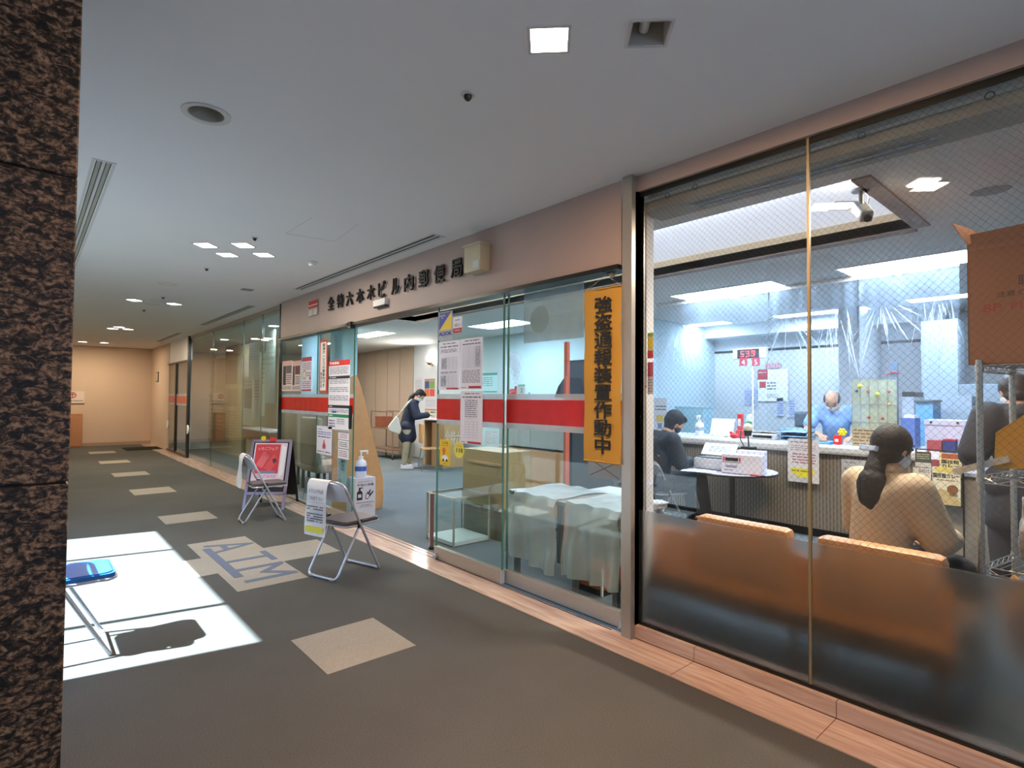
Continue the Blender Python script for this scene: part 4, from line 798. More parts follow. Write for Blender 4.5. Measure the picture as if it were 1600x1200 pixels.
for yy, lb in ((onX(1043, 281, 3.0).y, 'next to the steel post'), (onX(1086, 268, 3.0).y, 'second from the steel post'), (onX(1346, 182, 3.0).y, 'just past the brass strip'), (onX(1546, 113, 3.0).y, 'above the cardboard box')):
    t = thing('hook_ring', 'small wire ring hanging at the head of the glazing, ' + lb, 'ring', (3.0, yy, 2.79), group='rings at the glazing head'); part('ring', M_DSTEEL, t, lambda q: q.tube([(0, .016*math.cos(a), .016*math.sin(a)-.01) for a in [i*math.pi/8 for i in range(16)]], .0018, 6, closed=True))
# ================================================================= SERVICE COUNTER
M_RIB = bpy.data.materials.new('ribbed_counter_front'); M_RIB.use_nodes = True
nt = M_RIB.node_tree; b = nt.nodes['Principled BSDF']; tc = nt.nodes.new('ShaderNodeTexCoord'); wv = nt.nodes.new('ShaderNodeTexWave'); wv.bands_direction = 'Y'; wv.inputs['Scale'].default_value = 9; wv.inputs['Distortion'].default_value = 0.4
nt.links.new(tc.outputs['Object'], wv.inputs['Vector']); r_ = ramp(nt, wv.outputs['Fac'], [(0.2, '6f675a'), (0.7, '8f8677')]); nt.links.new(r_.outputs[0], b.inputs['Base Color']); b.inputs['Roughness'].default_value = .7
CX, CT = 6.45, 1.03
t = thing('service_counter', 'long service counter with ribbed grey-brown front and pale rounded top', 'counter', (CX+.2, 3.2, 0.004))
cy0, cy1 = onX(1436, 700, CX).y, 5.19
part('front_panel', M_RIB, t, lambda q: q.box(CX+.10, CX+.14, cy0, cy1, .10, CT-.10), world=True)
part('body', mat('counter_side', '8a8274', .7), t, lambda q: q.box(CX+.14, CX+.62, cy0+.01, cy1-.01, .10, CT-.09), world=True)
part('plinth', M_DSTEEL, t, lambda q: q.box(CX+.15, CX+.60, cy0+.01, cy1-.01, 0.004, .10), world=True)
part('worktop', mat('pale_stone_top', 'cfccc4', .3, var=.05, scale=60), t, lambda q: q.box(CX, CX+.75, cy0-.03, cy1, CT-.10, CT, bev=.03), world=True)
def put(px, py, z=CT, x=None):   # foot point seen at a pixel on the counter top height
    return onZ(px, py, z+.001) if x is None else onX(px, py, x)
YF = lambda px, X: onX(px, 640, X).y
# lower side counter with display boxes
sy1 = cy0-.04; sy0 = sy1-1.6
t = thing('display_counter', 'lower grey counter continuing beyond the service counter', 'counter', (CX+.3, (sy0+sy1)/2, .004))
part('body', mat('counter_side', '8a8274', .7), t, lambda q: q.box(CX+.05, CX+.6, sy0, sy1, .004, .82), world=True); part('worktop', mat('grey_top', '9fa0a2', .4), t, lambda q: q.box(CX, CX+.7, sy0, sy1, .82, .86, bev=.008), world=True)
# ---- things on the counter
xc = CX+.22
def onc(px, X=xc): p = onX(px, 680, X); return Vector((X, p.y, CT+.001))
pump_bottle('pump_bottle', 'white pump bottle standing on the service counter', onc(1093), .27, 'e4ecf4', '9ab0c8', math.pi)
c, w, h = rectX(1108, 646, 1144, 678, xc-.05)
t = thing('tablet_screen', 'small white glowing customer screen tilted on the counter', 'screen', (xc-.05, c.y, CT+.001)); RT = Matrix.Rotation(math.radians(18), 4, 'Y')
part('bezel', M_WHITE, t, lambda q: q.box(0, .015, -w/2, w/2, 0.02, h*.95, M=RT, bev=.003)); part('display', mat('screen_glow', (.9, .95, 1), .3, emit=2.2, var=.0), t, lambda q: q.box(-.002, 0, -w/2+.015, w/2-.015, .035, h*.95-.015, M=RT)); part('foot', M_WHITE, t, lambda q: q.box(.0, .10, -.05, .05, 0, .03))
t = thing('card_reader', 'scale with slim display standing on the counter behind the round table', 'scale', onc(1190)); 
part('body', mat('device_white', 'd2d6dc', .4), t, lambda q: q.box(-.02, .25, -.16, .16, 0, .07, bev=.01)); part('display', M_BLACK, t, lambda q: q.box(-.023, -.019, -.13, .10, .02, .05)); part('tray', M_STEEL, t, lambda q: q.box(0, .24, -.15, .15, .085, .095, bev=.003)); part('stem', M_DSTEEL, t, lambda q: q.box(.08, .16, -.05, .05, .07, .085))
M_RITEM = mat('red_plastic', 'd2323a', .4)
t = thing('mascot_box', 'red and clear wrapped gift box standing on the counter beside the screen', 'box', onc(1157)); part('box', M_RITEM, t, lambda q: (q.box(-.03, .05, -.05, .05, 0, .10, bev=.01), q.box(-.02, .04, -.025, .035, .10, .30, bev=.012))); part('label', M_WHITE, t, lambda q: (q.box(-.024, -.02, -.012, .022, .15, .24))); part('wrap', M_FILM, t, lambda q: q.box(-.04, .06, -.07, .06, .0, .2, bev=.01))
t = thing('red_toy', 'small red ornament at the foot of the glowing screen', 'ornament', onc(1147, xc-.15)); part('body', M_RITEM, t, lambda q: (q.sph((0, 0, .035), .035, (1, 1.5, 1)), q.sph((0, 0.04, .07), .022)), smooth=True)
t = thing('spray_can', 'white and green cylinder standing on the counter behind the red box', 'can', onc(1172, xc+.3)); part('body', mat('can_white', 'c8d4c4', .4), t, lambda q: q.lathe([(0, 0), (.045, 0), (.045, .26), (.03, .29), (0, .29)], seg=24), smooth=True); part('label', mat('can_green', '4c9a5c', .5), t, lambda q: q.cyl((0, 0, .06), (0, 0, .2), .0458, seg=24))
t = thing('letter_tray', 'stack of pale blue trays on the counter before the clerk', 'tray', onc(1246, xc+.15))
for k in range(3): part('tray', mat('pale_blue_plastic', '9fc0dc', .4), t, lambda q: (q.box(-.12, .12, -.15, .15, .05*k, .05*k+.008), q.box(.112, .12, -.15, .15, .05*k, .05*k+.04), q.box(-.12, .12, .142, .15, .05*k, .05*k+.04), q.box(-.12, .12, -.15, -.142, .05*k, .05*k+.04)))
t = thing('money_tray', 'bright blue flat tray lying on the counter by the clerk', 'tray', onc(1278, xc-.08)); part('tray', mat('bright_blue_plastic', '2f9ae0', .35), t, lambda q: (q.box(-.09, .09, -.16, .16, 0, .012, bev=.004), q.box(-.09, .09, -.16, -.152, .012, .03), q.box(-.09, .09, .152, .16, .012, .03)))
t = thing('tape_dispenser', 'red stamp box by the hand of the clerk', 'stamp box', onc(1309, xc-.05)); part('box', mat('bright_red', 'ee2a22', .4), t, lambda q: q.box(-.03, .03, -.035, .035, 0, .10, bev=.006)); part('label', M_WHITE, t, lambda q: q.box(-.032, -.03, -.015, .02, .03, .06))
t = thing('toy_flower', 'small yellow toy flower on a stem behind the red stamp box', 'flower', onc(1316, xc+.02)); part('stem', mat('leaf_blue', '58a8c8', .5), t, lambda q: q.cyl((0, 0, 0), (0, 0, .10), .006)); part('petals', mat('yellow_petals', 'f0e020', .5), t, lambda q: [q.sph((0, .028*math.cos(a), .13+.028*math.sin(a)), .018) for a in [i*math.pi/3 for i in range(6)]] and q.sph((0, 0, .13), .02), smooth=True)
# clear display stand with number board
c, w, h = rectX(1331, 583, 1401, 690, xc-.02)
t = thing('display_stand', 'tall clear acrylic stand with pocket grid, on the counter beside the clerk', 'display stand', (xc, c.y, CT+.001))
M_ACR = film_mat('greenish_acrylic', 'c6cfae', .62, .25)
part('panel', M_ACR, t, lambda q: q.box(-.01, 0.0, -w/2, w/2, 0, h-.02)); part('wire_frame', M_STEEL, t, lambda q: [q.cyl((-.015, -w/2+w*k/5, 0), (-.015, -w/2+w*k/5, h), .003, seg=6) for k in range(6)] + [q.cyl((-.015, -w/2, z), (-.015, w/2, z), .003, seg=6) for z in (h*.35, h*.62, h)])
for k, (u, v, cc) in enumerate(((-.3, .88, 'e8d430'), (.35, .8, 'c83a3a'), (-.12, .8, 'c83a3a'), (.36, .62, 'd8a83a'), (-.38, .81, '384a8a'), (-.1, .42, 'c83a3a'), (.2, .41, 'c83a3a'), (.1, .76, 'd8d040'))): part('trinket', mat('print_'+cc, cc, .5), t, lambda q: q.sph((-.03, -u*w, v*h), .022 if k in (0, 7) else .014), smooth=True)
c2, w2_, h2_ = rectX(1332, 659, 1384, 687, xc-.10)
s = sheet('number_board', 'tan board of many small number tags standing before the acrylic stand', 'number board', (xc-.10, c2.y, CT+h2_/2+.002), w2_, h2_, FX, 'c9b694', [('grid', .03, .04, .97, .96, 10, 5, '7a6448')]+[('lines', .05, .06+.19*k, .95, .2+.19*k, 1, '5a4430') for k in range(5)], thick=.02)
def pbox(name, lab, cat, x0, y0, x1, y1, X, depth, m_, group=None, bev=.004, z0=None):
    c, w, h = rectX(x0, y0, x1, y1, X); zb = c.z-h/2 if z0 is None else z0; zt_ = c.z+h/2
    t = thing(name, lab, cat, (X+depth/2, c.y, zb), 0, group); part('body', m_, t, lambda q: q.box(-depth/2, depth/2, -w/2, w/2, 0, zt_-zb, bev=bev)); return t, w, zt_-zb
t, w, h = pbox('file_box', 'blue document box standing on the counter behind the seated woman', 'box', 1408, 653, 1430, 686, xc, .2, mat('cobalt_plastic', '5a78b8', .5), z0=CT+.001); part('papers', M_PAPER, t, lambda q: q.box(-.08, .08, -w/2+.01, w/2-.02, h, h+.03))
t, w, h = pbox('tall_file', 'slim slate-blue calendar board rising behind the acrylic stand', 'board', 1391, 566, 1403, 690, xc+.12, .03, mat('slate_blue', '5c7488', .5), z0=CT+.001); part('ribbon', M_RITEM, t, lambda q: q.tube([(-.018, -w/2-.02, h-.12), (-.02, 0, h-.10), (-.018, w/2+.03, h-.13)], .006, 6))
t, w, h = pbox('carton', 'white lidded parcel box on the low counter beside the pamphlets', 'box', 1445, 657, 1508, 700, CX+.35, .28, mat('white_carton', 'c6c6d6', .6), z0=.862); part('lid', mat('white_carton', 'c6c6d6', .6), t, lambda q: q.box(-.145, .145, -w/2-.006, w/2+.006, h-.05, h+.004, bev=.004)); part('hinge', M_DSTEEL, t, lambda q: q.box(-.15, -.14, -w*.36, -w*.3, h-.03, h-.01)); part('hinge', M_DSTEEL, t, lambda q: q.box(-.15, -.14, w*.3, w*.36, h-.03, h-.01))
t, w, h = pbox('small_box', 'small red leaflet box in front of the white parcel box', 'box', 1448, 688, 1471, 701, CX+.18, .1, mat('dusty_red', 'a84a50', .5), z0=.862); part('label', M_PAPER, t, lambda q: q.box(-.052, -.049, -w*.35, w*.3, h*.3, h*.6))
t, w, h = pbox('small_box', 'small navy leaflet box with red rim in front of the white parcel box', 'box', 1473, 687, 1493, 702, CX+.18, .1, mat('navy_card', '34407a', .5), z0=.862); part('rim', M_RITEM, t, lambda q: q.box(-.052, .05, -w/2, w/2, h-.01, h+.004))
# brochure rack with leaflets leaning before the low counter
XR = CX-.12
rc, rw, rh = rectX(1428, 705, 1502, 790, XR)
t = thing('leaflet_rack', 'black wire rack holding food leaflets before the low counter', 'rack', (XR+.05, rc.y, .004))
part('frame', M_DSTEEL, t, lambda q: [q.cyl((.03, -rw/2, 0), (.03, -rw/2, rc.z+rh/2), .007), q.cyl((.03, rw/2, 0), (.03, rw/2, rc.z+rh/2), .007)] + [q.cyl((.03, -rw/2, z), (.03, rw/2, z), .006) for z in (.1, rc.z-rh/2, rc.z, rc.z+rh/2)] + [q.box(-.06, .06, -rw/2, rw/2, .0, .012)])
YEL_, DK = 'e8d890', '3a342c'
sheet('leaflet', 'leaflet picturing a dark plate of food, low in the rack', 'leaflet', *(lambda c, w, h: (c, w, h))(*rectX(1427, 731, 1455, 772, XR)), FX, 'dcd3c2', [('disc', .42, .5, .36, '5a3226', 'plate'), ('disc', .5, .5, .2, '8c4a34', 'food'), ('lines', .3, .82, .9, .95, 2, DK), ('lines', .5, .08, .95, .2, 2, DK)], group='food leaflets')
sheet('leaflet', 'dark green leaflet behind the hair of the seated woman', 'leaflet', *(lambda c, w, h: (c, w, h))(*rectX(1430, 706, 1455, 730, XR)), FX, '4a4c3c', [('lines', .1, .5, .9, .9, 3, 'b8b89a'), ('rect', 0, 0, 1, .3, 'd4cfc4')], group='food leaflets')
sheet('leaflet', 'upper yellow leaflet titled in bold characters', 'leaflet', *(lambda c, w, h: (c, w, h))(*rectX(1468, 708, 1502, 732, XR)), FX, 'e6dca0', [('pic', .1, .62, .9, .95, 'b05a34', 'picture'), ('text', '国技館\nカレー', .5, .3, .8, .5, '26221c', {'bold': .03})], group='food leaflets')
sheet('leaflet', 'lower pale leaflet titled in bold characters with a curry plate', 'leaflet', *(lambda c, w, h: (c, w, h))(*rectX(1457, 730, 1501, 789, XR-.02)), FX, 'e3dfc4', [('rect', .1, .86, .95, .99, 'ecd468'), ('text', '国技館カレー', .5, .77, .94, .12, '26221c', {'bold': .03}), ('poly', [(0, .0), (0, .3), (.3, .42), (.7, .36), (1, .1), (1, 0)], 'c6b27c', 'plate'), ('disc', .72, .42, .2, '8e5a34', 'food'), ('lines', .15, .62, .9, .68, 1, 'a06048'), ('text', '国技館', .75, .28, .3, .07, '3a3020')], group='food leaflets')
# notices on the counter front
XF_ = CX-.004
sheet('notice', 'cream handwritten notice with yellow highlight on the counter front', 'notice', *(lambda c, w, h: (c, w, h))(*rectX(1231, 686, 1280, 754, XF_)), FX, 'd8d2cc', [('lines', .1, .9, .8, .95, 1, '6a5a60'), ('lines', .1, .72, .9, .86, 3, 'a08890'), ('lines', .15, .42, .9, .68, 4, 'a0606c'), ('rect', .1, .2, .85, .32, 'e6d838'), ('rect', .3, .12, .7, .2, 'e6d838'), ('lines', .15, .22, .8, .3, 1, 'a08428')])
sheet('notice', 'grey framed dated service notice on the counter front behind the seated woman', 'notice', *(lambda c, w, h: (c, w, h))(*rectX(1315, 719, 1372, 760, XF_)), FX, 'b8b4ae', [('grid', .06, .1, .94, .76, 1, 1, '4a4440'), ('lines', .1, .84, .4, .92, 1, '6a6460'), ('text', '2021年10月', .45, .64, .74, .13, '2a2624', {'bold': .01}), ('text', '国・地域・サービス', .48, .42, .78, .13, '2a2624'), ('text', 'サービス', .3, .2, .4, .12, '2a2624')])
# ---- 539 display
XS = 6.75
c, w, h = rectX(1145, 544, 1197, 560, XS); c1_, w1, h1 = rectX(1152, 545.5, 1186, 559.5, XS)
t = thing('number_display', 'queue display showing red 539 on a white pole over the counter', 'display', (XS, c.y, CT+.001))
part('case', M_IW2, t, lambda q: q.box(XS, XS+.06, c.y-w/2, c.y+w/2, c.z-h/2, c.z+h/2, bev=.004), world=True); part('screen', M_BLACK, t, lambda q: q.box(XS-.004, XS, c1_.y-w1/2, c1_.y+w1/2, c1_.z-h1/2, c1_.z+h1/2), world=True)
part('pole', M_WHITE, t, lambda q: (q.cyl((XS+.03, c.y-.03, CT), (XS+.03, c.y-.03, c.z-h/2), .012), q.cyl((XS+.03, c.y-.03, CT), (XS+.03, c.y-.03, CT+.015), .07)), world=True)
M_LED = mat('red_led', (1.0, .05, .06), .5, emit=1.6, var=0)
def seg7(q, d, x, z, W_, H_, T):
    S = {'5': 'afgcd', '3': 'abgcd', '9': 'abfgcd'}[d]
    B = {'a': (0, W_, H_-T, H_), 'g': (0, W_, H_/2-T/2, H_/2+T/2), 'd': (0, W_, 0, T), 'f': (0, T, H_/2, H_), 'b': (W_-T, W_, H_/2, H_), 'c': (W_-T, W_, 0, H_/2), 'e': (0, T, 0, H_/2)}
    for k in S:
        u0, u1, v0, v1 = B[k]; q.box(XS-.0065, XS-.0035, x-u1, x-u0, z+v0, z+v1)
for i, d in enumerate('539'): part('digit', M_LED, t, lambda q: seg7(q, d, c1_.y+w1*.33-i*w1*.245, c1_.z-h1*.32, w1*.15, h1*.64, w1*.03), world=True)
for x0, x1, n_ in ((1155.5, 1167.5, '4'), (1175, 1187.5, '5')):
    cc, ww, hh = rectX(x0, 560.5, x1, 571.5, XS); k = part('window_number_card', mat('dark_red_card', 'a83040', .5), t, lambda q: q.box(XS-.004, XS+.001, cc.y-ww/2, cc.y+ww/2, cc.z-hh/2, cc.z+hh/2+.012), world=True)
    o = text(n_, mat('print_pale', 'e8d8d8', .6), t, 0, 0, 0, h=hh*.7, bold=.01); o.matrix_basis = mw(t).inverted() @ frame(Vector((XS-.0046, cc.y, cc.z)), FX)
# rear wall notices
XW = 9.49
sheet('poster', 'large white wall poster with two red squares behind the counter', 'poster', *(lambda c, w, h: (c, w, h))(*rectX(1184, 577, 1231, 627, 9.48)), FX, 'eef0f4', [('rect', 0, .68, .34, 1, 'b0323c'), ('rect', .06, .42, .28, .62, 'c23a42'), ('lines', .32, .34, .62, .62, 3, '5a6068'), ('lines', .32, .1, .68, .24, 3, '7a8088'), ('lines', .03, .88, .3, .94, 1, 'e8d0d0')])
struct('wall_cupboard_front', M_IW2, lambda q: q.box(9.5, 10.1, 1.9, 5.2, 0, 2.345), 'white built-in cupboard wall under the duct'); bpy.data.objects['wall_cupboard_front'].name = 'wall_rear.001'
sheet('poster', 'pink banner of characters above the red square poster', 'poster', *(lambda c, w, h: (c, w, h))(*rectX(1195, 567, 1219, 575.5, 9.48)), FX, 'd8b4bc', [('text', 'ゆうパック', .5, .5, .9, .8, 'b8283c', {'bold': .02})])
sheet('notice', 'small pale notice on the rear wall beside the pump bottle', 'notice', *(lambda c, w, h: (c, w, h))(*rectX(1096, 602, 1112, 624, 9.48)), FX, 'b6c2d8', [('lines', .1, .1, .9, .9, 7, '7a88a8')])
for k, (a, b2_, y0, y1) in enumerate(((1163, 1173, 608, 632), (1175, 1183, 606, 634), (1233, 1242, 622, 652), (1214, 1224, 622, 650))):
    sheet('memo', 'pale blue memo on the rear wall, %s' % ['touching the queue display pole', 'between pole and red square poster', 'beside the foot of the red square poster', 'below the red square poster'][k], 'memo', *(lambda c, w, h: (c, w, h))(*rectX(a, y0, b2_, y1, 9.48)), FX, 'aebcd8', [('lines', .1, .1, .9, .9, 6, '8090b4')], group='memos behind the counter')
# office equipment behind the counter
for lab, x0, y0, x1, y1, X, d, cc in (('grey office chair back showing behind the counter trays', 1240, 643, 1268, 668, 7.9, .1, '5c6a74'),):
    t, w, h = pbox('office_chair', lab, 'chair', x0, y0, x1, y1, X, d, mat('grey_mesh', cc, .7), bev=.03); zz0 = t.location.z; part('stem', M_DSTEEL, t, lambda q: q.cyl((0, 0, -(zz0-.3)), (0, 0, 0.05), .02)); part('seat', mat('grey_mesh', cc, .7), t, lambda q: q.box(-.45, .0, -.23, .23, .42-zz0, .50-zz0, bev=.02)); part('base', M_DSTEEL, t, lambda q: [q.cyl((0, 0, .06-zz0), (.28*math.cos(a), .28*math.sin(a), .03-zz0), .015) for a in [i*2*math.pi/5 for i in range(5)]] and q.cyl((0, 0, .05-zz0), (0, 0, .42-zz0), .02))
def cab(lab, x0, y0, x1, y1, X, d, m_, n=2, grp='steel cabinets behind the counter'):
    t, w, h = pbox('cabinet', lab, 'cabinet', x0, y0, x1, y1, X, d, m_, grp, z0=.004)
    for k in range(n):
        f = part('door', m_, t, lambda q: q.box(-d/2-.012, -d/2, -w/2+w*k/n+.006, -w/2+w*(k+1)/n-.006, .02, h-.02)); part('handle', M_DSTEEL, f, lambda q: q.box(-d/2-.03, -d/2-.012, -w/2+w*(k+.85)/n-.01, -w/2+w*(k+.85)/n+.01, h*.5, h*.5+.10))
    return t
M_CAB = mat('cool_white_steel', 'b4c6d4', .45)
cab('tall white steel cabinet behind the wire shelf', 1500, 600, 1600, 800, 8.6, .45, M_CAB, 3); cab('tall white steel cabinet between pillar and cardboard box', 1440, 500, 1498, 800, 9.0, .4, M_CAB, 2); cab('waist high steel cabinet with white top, behind the parcel box', 1462, 619, 1520, 800, 8.0, .35, M_CAB, 2)
t, w, h = pbox('copier', 'dark topped office copier behind the acrylic stand', 'copier', 1409, 620, 1428, 660, 7.9, .5, mat('copier_grey', 'b8bec6', .5), z0=.004); part('lid', M_BLACK, t, lambda q: q.box(-.25, .2, -w/2, w/2, h, h+.06, bev=.01))
t, w, h = pbox('storage_bin', 'light blue plastic bin behind the counter', 'bin', 1431, 628, 1458, 660, 7.45, .35, mat('light_blue_plastic', '6aa4cc', .5), z0=.004); part('lid', mat('grey_lid', '5a6c70', .5), t, lambda q: q.box(-.21, .21, -w/2-.01, w/2+.01, h, h+.025, bev=.006))
t, w, h = pbox('storage_bin', 'pale teal storage box on the rear desk beyond the pump bottle', 'box', 1055, 636, 1098, 660, 8.0, .3, mat('pale_teal', '9cc4d0', .5), z0=.004); part('lid', mat('pale_teal', '9cc4d0', .5), t, lambda q: q.box(-.16, .16, -w/2-.01, w/2+.01, h-.02, h+.01, bev=.004))
# ---- clear film curtain over the counter
M_STREAK = film_mat('film_streak_glint', 'e8f4ff', .30, .08)  # pale film for the creases, their streak reflections put into the colour
for lab, x0, y0, x1, y1 in (('clear plastic film curtain with bright wrinkles, over the counter behind the seated man', 1026, 470, 1200, 640), ('clear plastic film curtain with fan of wrinkles, seen through the brass strip', 1202, 450, 1340, 660), ('clear plastic film curtain with wrinkles beside the cardboard box', 1342, 430, 1500, 640)):
    c, w, h = rectX(x0, y0, x1, y1, 6.42); zt_ = IZ-.05
    t = thing('film_curtain', lab, 'plastic curtain', (6.42, c.y, zt_), group='clear film curtains')
    zb = c.z-h/2
    def cur(q):
        P = []
        for i in range(25):
            y = -w/2+w*i/24; P.append([(0.015*math.sin(i*1.7)+.01*math.sin(i*.6+j), y, -(zt_-max(zb, 1.35))*j/14) for j in range(15)])
        q.grid(P)
    part('film', M_FILM, t, cur, smooth=True)
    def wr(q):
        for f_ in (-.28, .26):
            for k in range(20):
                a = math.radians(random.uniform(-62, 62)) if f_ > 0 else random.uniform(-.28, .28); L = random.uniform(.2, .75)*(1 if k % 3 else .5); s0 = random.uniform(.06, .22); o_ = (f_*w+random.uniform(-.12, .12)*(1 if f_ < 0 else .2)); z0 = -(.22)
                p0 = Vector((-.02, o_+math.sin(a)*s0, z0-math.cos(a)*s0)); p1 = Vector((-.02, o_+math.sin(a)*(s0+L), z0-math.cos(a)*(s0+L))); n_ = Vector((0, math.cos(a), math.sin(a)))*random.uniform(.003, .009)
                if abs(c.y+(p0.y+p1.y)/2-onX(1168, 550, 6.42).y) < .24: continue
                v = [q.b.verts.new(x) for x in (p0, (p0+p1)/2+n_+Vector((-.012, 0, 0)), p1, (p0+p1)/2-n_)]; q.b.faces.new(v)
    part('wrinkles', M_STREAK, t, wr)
    part('top_tape', M_WHITE, t, lambda q: q.box(-.004, .004, -w/2, w/2, 0, .05))
# ================================================================= ROUND TABLE
c = (onZ(1070, 727, .72)+onZ(1215, 735, .72))/2; RTc = Vector((6.12, 3.12, 0))
t = thing('round_table', 'small round white-topped table before the service counter', 'table', (5.95, 3.05, .004)); tx, ty = 5.95, 3.05
part('table_top', mat('pale_laminate', 'cfcdd6', .35), t, lambda q: q.cyl((0, 0, .69), (0, 0, .715), .46, seg=56)); part('edge_band', M_BLACK, t, lambda q: q.lathe([(.46, .688), (.467, .690), (.467, .706), (.46, .708)], seg=56)); part('column', M_DSTEEL, t, lambda q: q.cyl((0, 0, .02), (0, 0, .69), .03)); part('base', M_DSTEEL, t, lambda q: q.lathe([(0, 0), (.22, 0), (.22, .012), (.05, .03), (0, .03)], seg=40))
TZ = .724
def ont(px, X): return Vector((X, onX(px, 700, X).y, TZ))
M_DEV = mat('ivory_plastic', 'd8d8d8', .4)
o = ont(1117, 5.85); t = thing('blood_pressure_monitor', 'ivory rounded machine on the round table, sheet of paper on top', 'machine', o); 
part('body', M_DEV, t, lambda q: q.box(-.13, .15, -.20, .20, 0, .13, bev=.035), smooth='auto'); part('dark_panel', mat('dark_grey_plastic', '44484c', .4), t, lambda q: q.box(-.11, .02, -.14, .15, .128, .136, bev=.003)); part('front_slot', M_WHITE, t, lambda q: q.box(-.134, -.128, -.06, .04, .05, .065))
s = sheet('paper', 'white sheet propped on top of the ivory machine', 'paper', (o.x+.10, o.y, TZ+.215), .40, .16, FX @ Matrix.Rotation(math.radians(-38), 4, 'X'), 'e2ece8', [('lines', .2, .25, .85, .75, 4, '90a0a0')])
o = ont(1163, 5.80); t = thing('ballot_box', 'white printed slotted box on the round table with red trim', 'box', o, math.radians(12)); w = .36
part('body', mat('white_card', 'dcdae6', .5), t, lambda q: (q.box(-.13, .13, -.20, .20, 0, .20, bev=.004), q.box(.0, .13, -.20, .08, .20, .235))); part('slot', M_BLACK, t, lambda q: q.box(-.133, -.128, .03, .16, .13, .165)); part('slot_rule', M_BLACK, t, lambda q: q.box(-.133, -.129, .0, .195, .115, .12)); part('print', M_RITEM, t, lambda q: (q.box(-.133, -.129, .165, .185, .13, .17), q.box(-.133, -.129, .005, .02, .13, .17))); part('text_lines', M_GINK, t, lambda q: (q.box(-.133, -.129, .04, .16, .06, .085), q.box(-.133, -.129, .08, .18, .03, .04)))
o2 = ont(1180, 5.62); t = thing('marker_pen', 'red marker lying before the white printed box', 'pen', o2); part('barrel', M_RITEM, t, lambda q: q.cyl((0, -.06, .01), (0, .05, .01), .009)); part('cap', M_BLACK, t, lambda q: q.cyl((0, -.10, .01), (0, -.06, .01), .0095))
o3 = ont(1170, 6.05); t = thing('desk_lamp', 'small dark clamp lamp with pale bulb behind the white printed box', 'lamp', o3); part('stem', M_DSTEEL, t, lambda q: (q.tube([(0, .0, 0), (0, .0, .25), (0, .01, .42)], .008, 8), q.box(-.05, .05, -.07, .07, .236, .262, bev=.004), q.cyl((0, 0, 0), (0, 0, .02), .05))); part('bulb', mat('pale_globe', 'cfc8a8', .3), t, lambda q: q.sph((0, .01, .47), .05), smooth=True); part('neck', M_BLACK, t, lambda q: q.cyl((0, .01, .38), (0, .01, .44), .035, .045)); part('cable', M_BLACK, t, lambda q: q.tube([(.01, .05, .25), (.03, .11, .33), (.06, .12, .43)], .006, 6))
t = sheet('paper', 'loose white papers hanging over the edge of the round table', 'paper', (5.56, onX(1092, 735, 5.56).y, .726), .34, .26, FFLOOR @ Matrix.Rotation(.3, 4, 'Z'), 'dfe6f4', [('lines', .1, .2, .9, .9, 5, 'a8b0c8')])
# ================================================================= BENCHES
M_TAN = mat('tan_vinyl', 'c09064', .4, var=.05, scale=6)
BX = 3.26
def bench(lab, y0, y1, ya_, yb_):
    t = thing('bench', lab, 'bench', (BX+.3, (ya_+yb_)/2, .004), group='tan benches behind the frosted glass')
    part('backrest', M_TAN, t, lambda q: q.box(BX-.01, BX+.11, y0, y1, .40, .765, bev=.035), world=True, smooth='auto')
    part('seat', M_TAN, t, lambda q: q.box(BX+.06, BX+.62, ya_, yb_, .30, .43, bev=.03), world=True, smooth='auto')
    part('back_panel', mat('tan_rear_panel', 'cc8c50', .5, var=.04), t, lambda q: q.box(BX+.0, BX+.05, ya_+.002, yb_-.002, .22, .64), world=True)
    for y in (ya_+.04, yb_-.08):
        part('leg', mat('tan_wood_leg', 'a07c54', .5), t, lambda q: q.box(BX+.03, BX+.07, y, y+.04, .004, .30), world=True); part('leg', mat('tan_wood_leg', 'a07c54', .5), t, lambda q: q.box(BX+.54, BX+.58, y, y+.04, .004, .30), world=True)
b2l, b2r = onZ(1273, 836, .765).y, onZ(1477, 874, .765).y
K = BX/3.35
yl = lambda px, py: onX(px, py, BX).y
bench('tan vinyl bench section the woman sits on', yl(1477, 860), yl(1274, 835), yl(1490, 900), yl(1254, 840))
bench('empty tan vinyl bench section beside the steel post', yl(1232, 840), yl(1087, 803), yl(1252, 840), yl(1004, 850)+.10)
sheet('framed_card', 'white card with yellow border lying behind the empty bench back', 'card', (BX+.30, yl(1245, 850)+.02, .47), .16, .22, FX @ Matrix.Rotation(math.radians(-50), 4, 'X'), 'dcdccc', [('rect', .15, .12, .85, .88, 'd0c070'), ('rect', .22, .2, .78, .8, 'dcdccc')])
# inner folding chair of the seated man
MANX, MANY = 5.62, 3.70
ch4 = folding_chair('folding chair the man in black sits on, inside the shop', (MANX-.05, MANY+.03, .004), math.radians(-22), M_SEATB, M_BACKW, M_WTUBE)
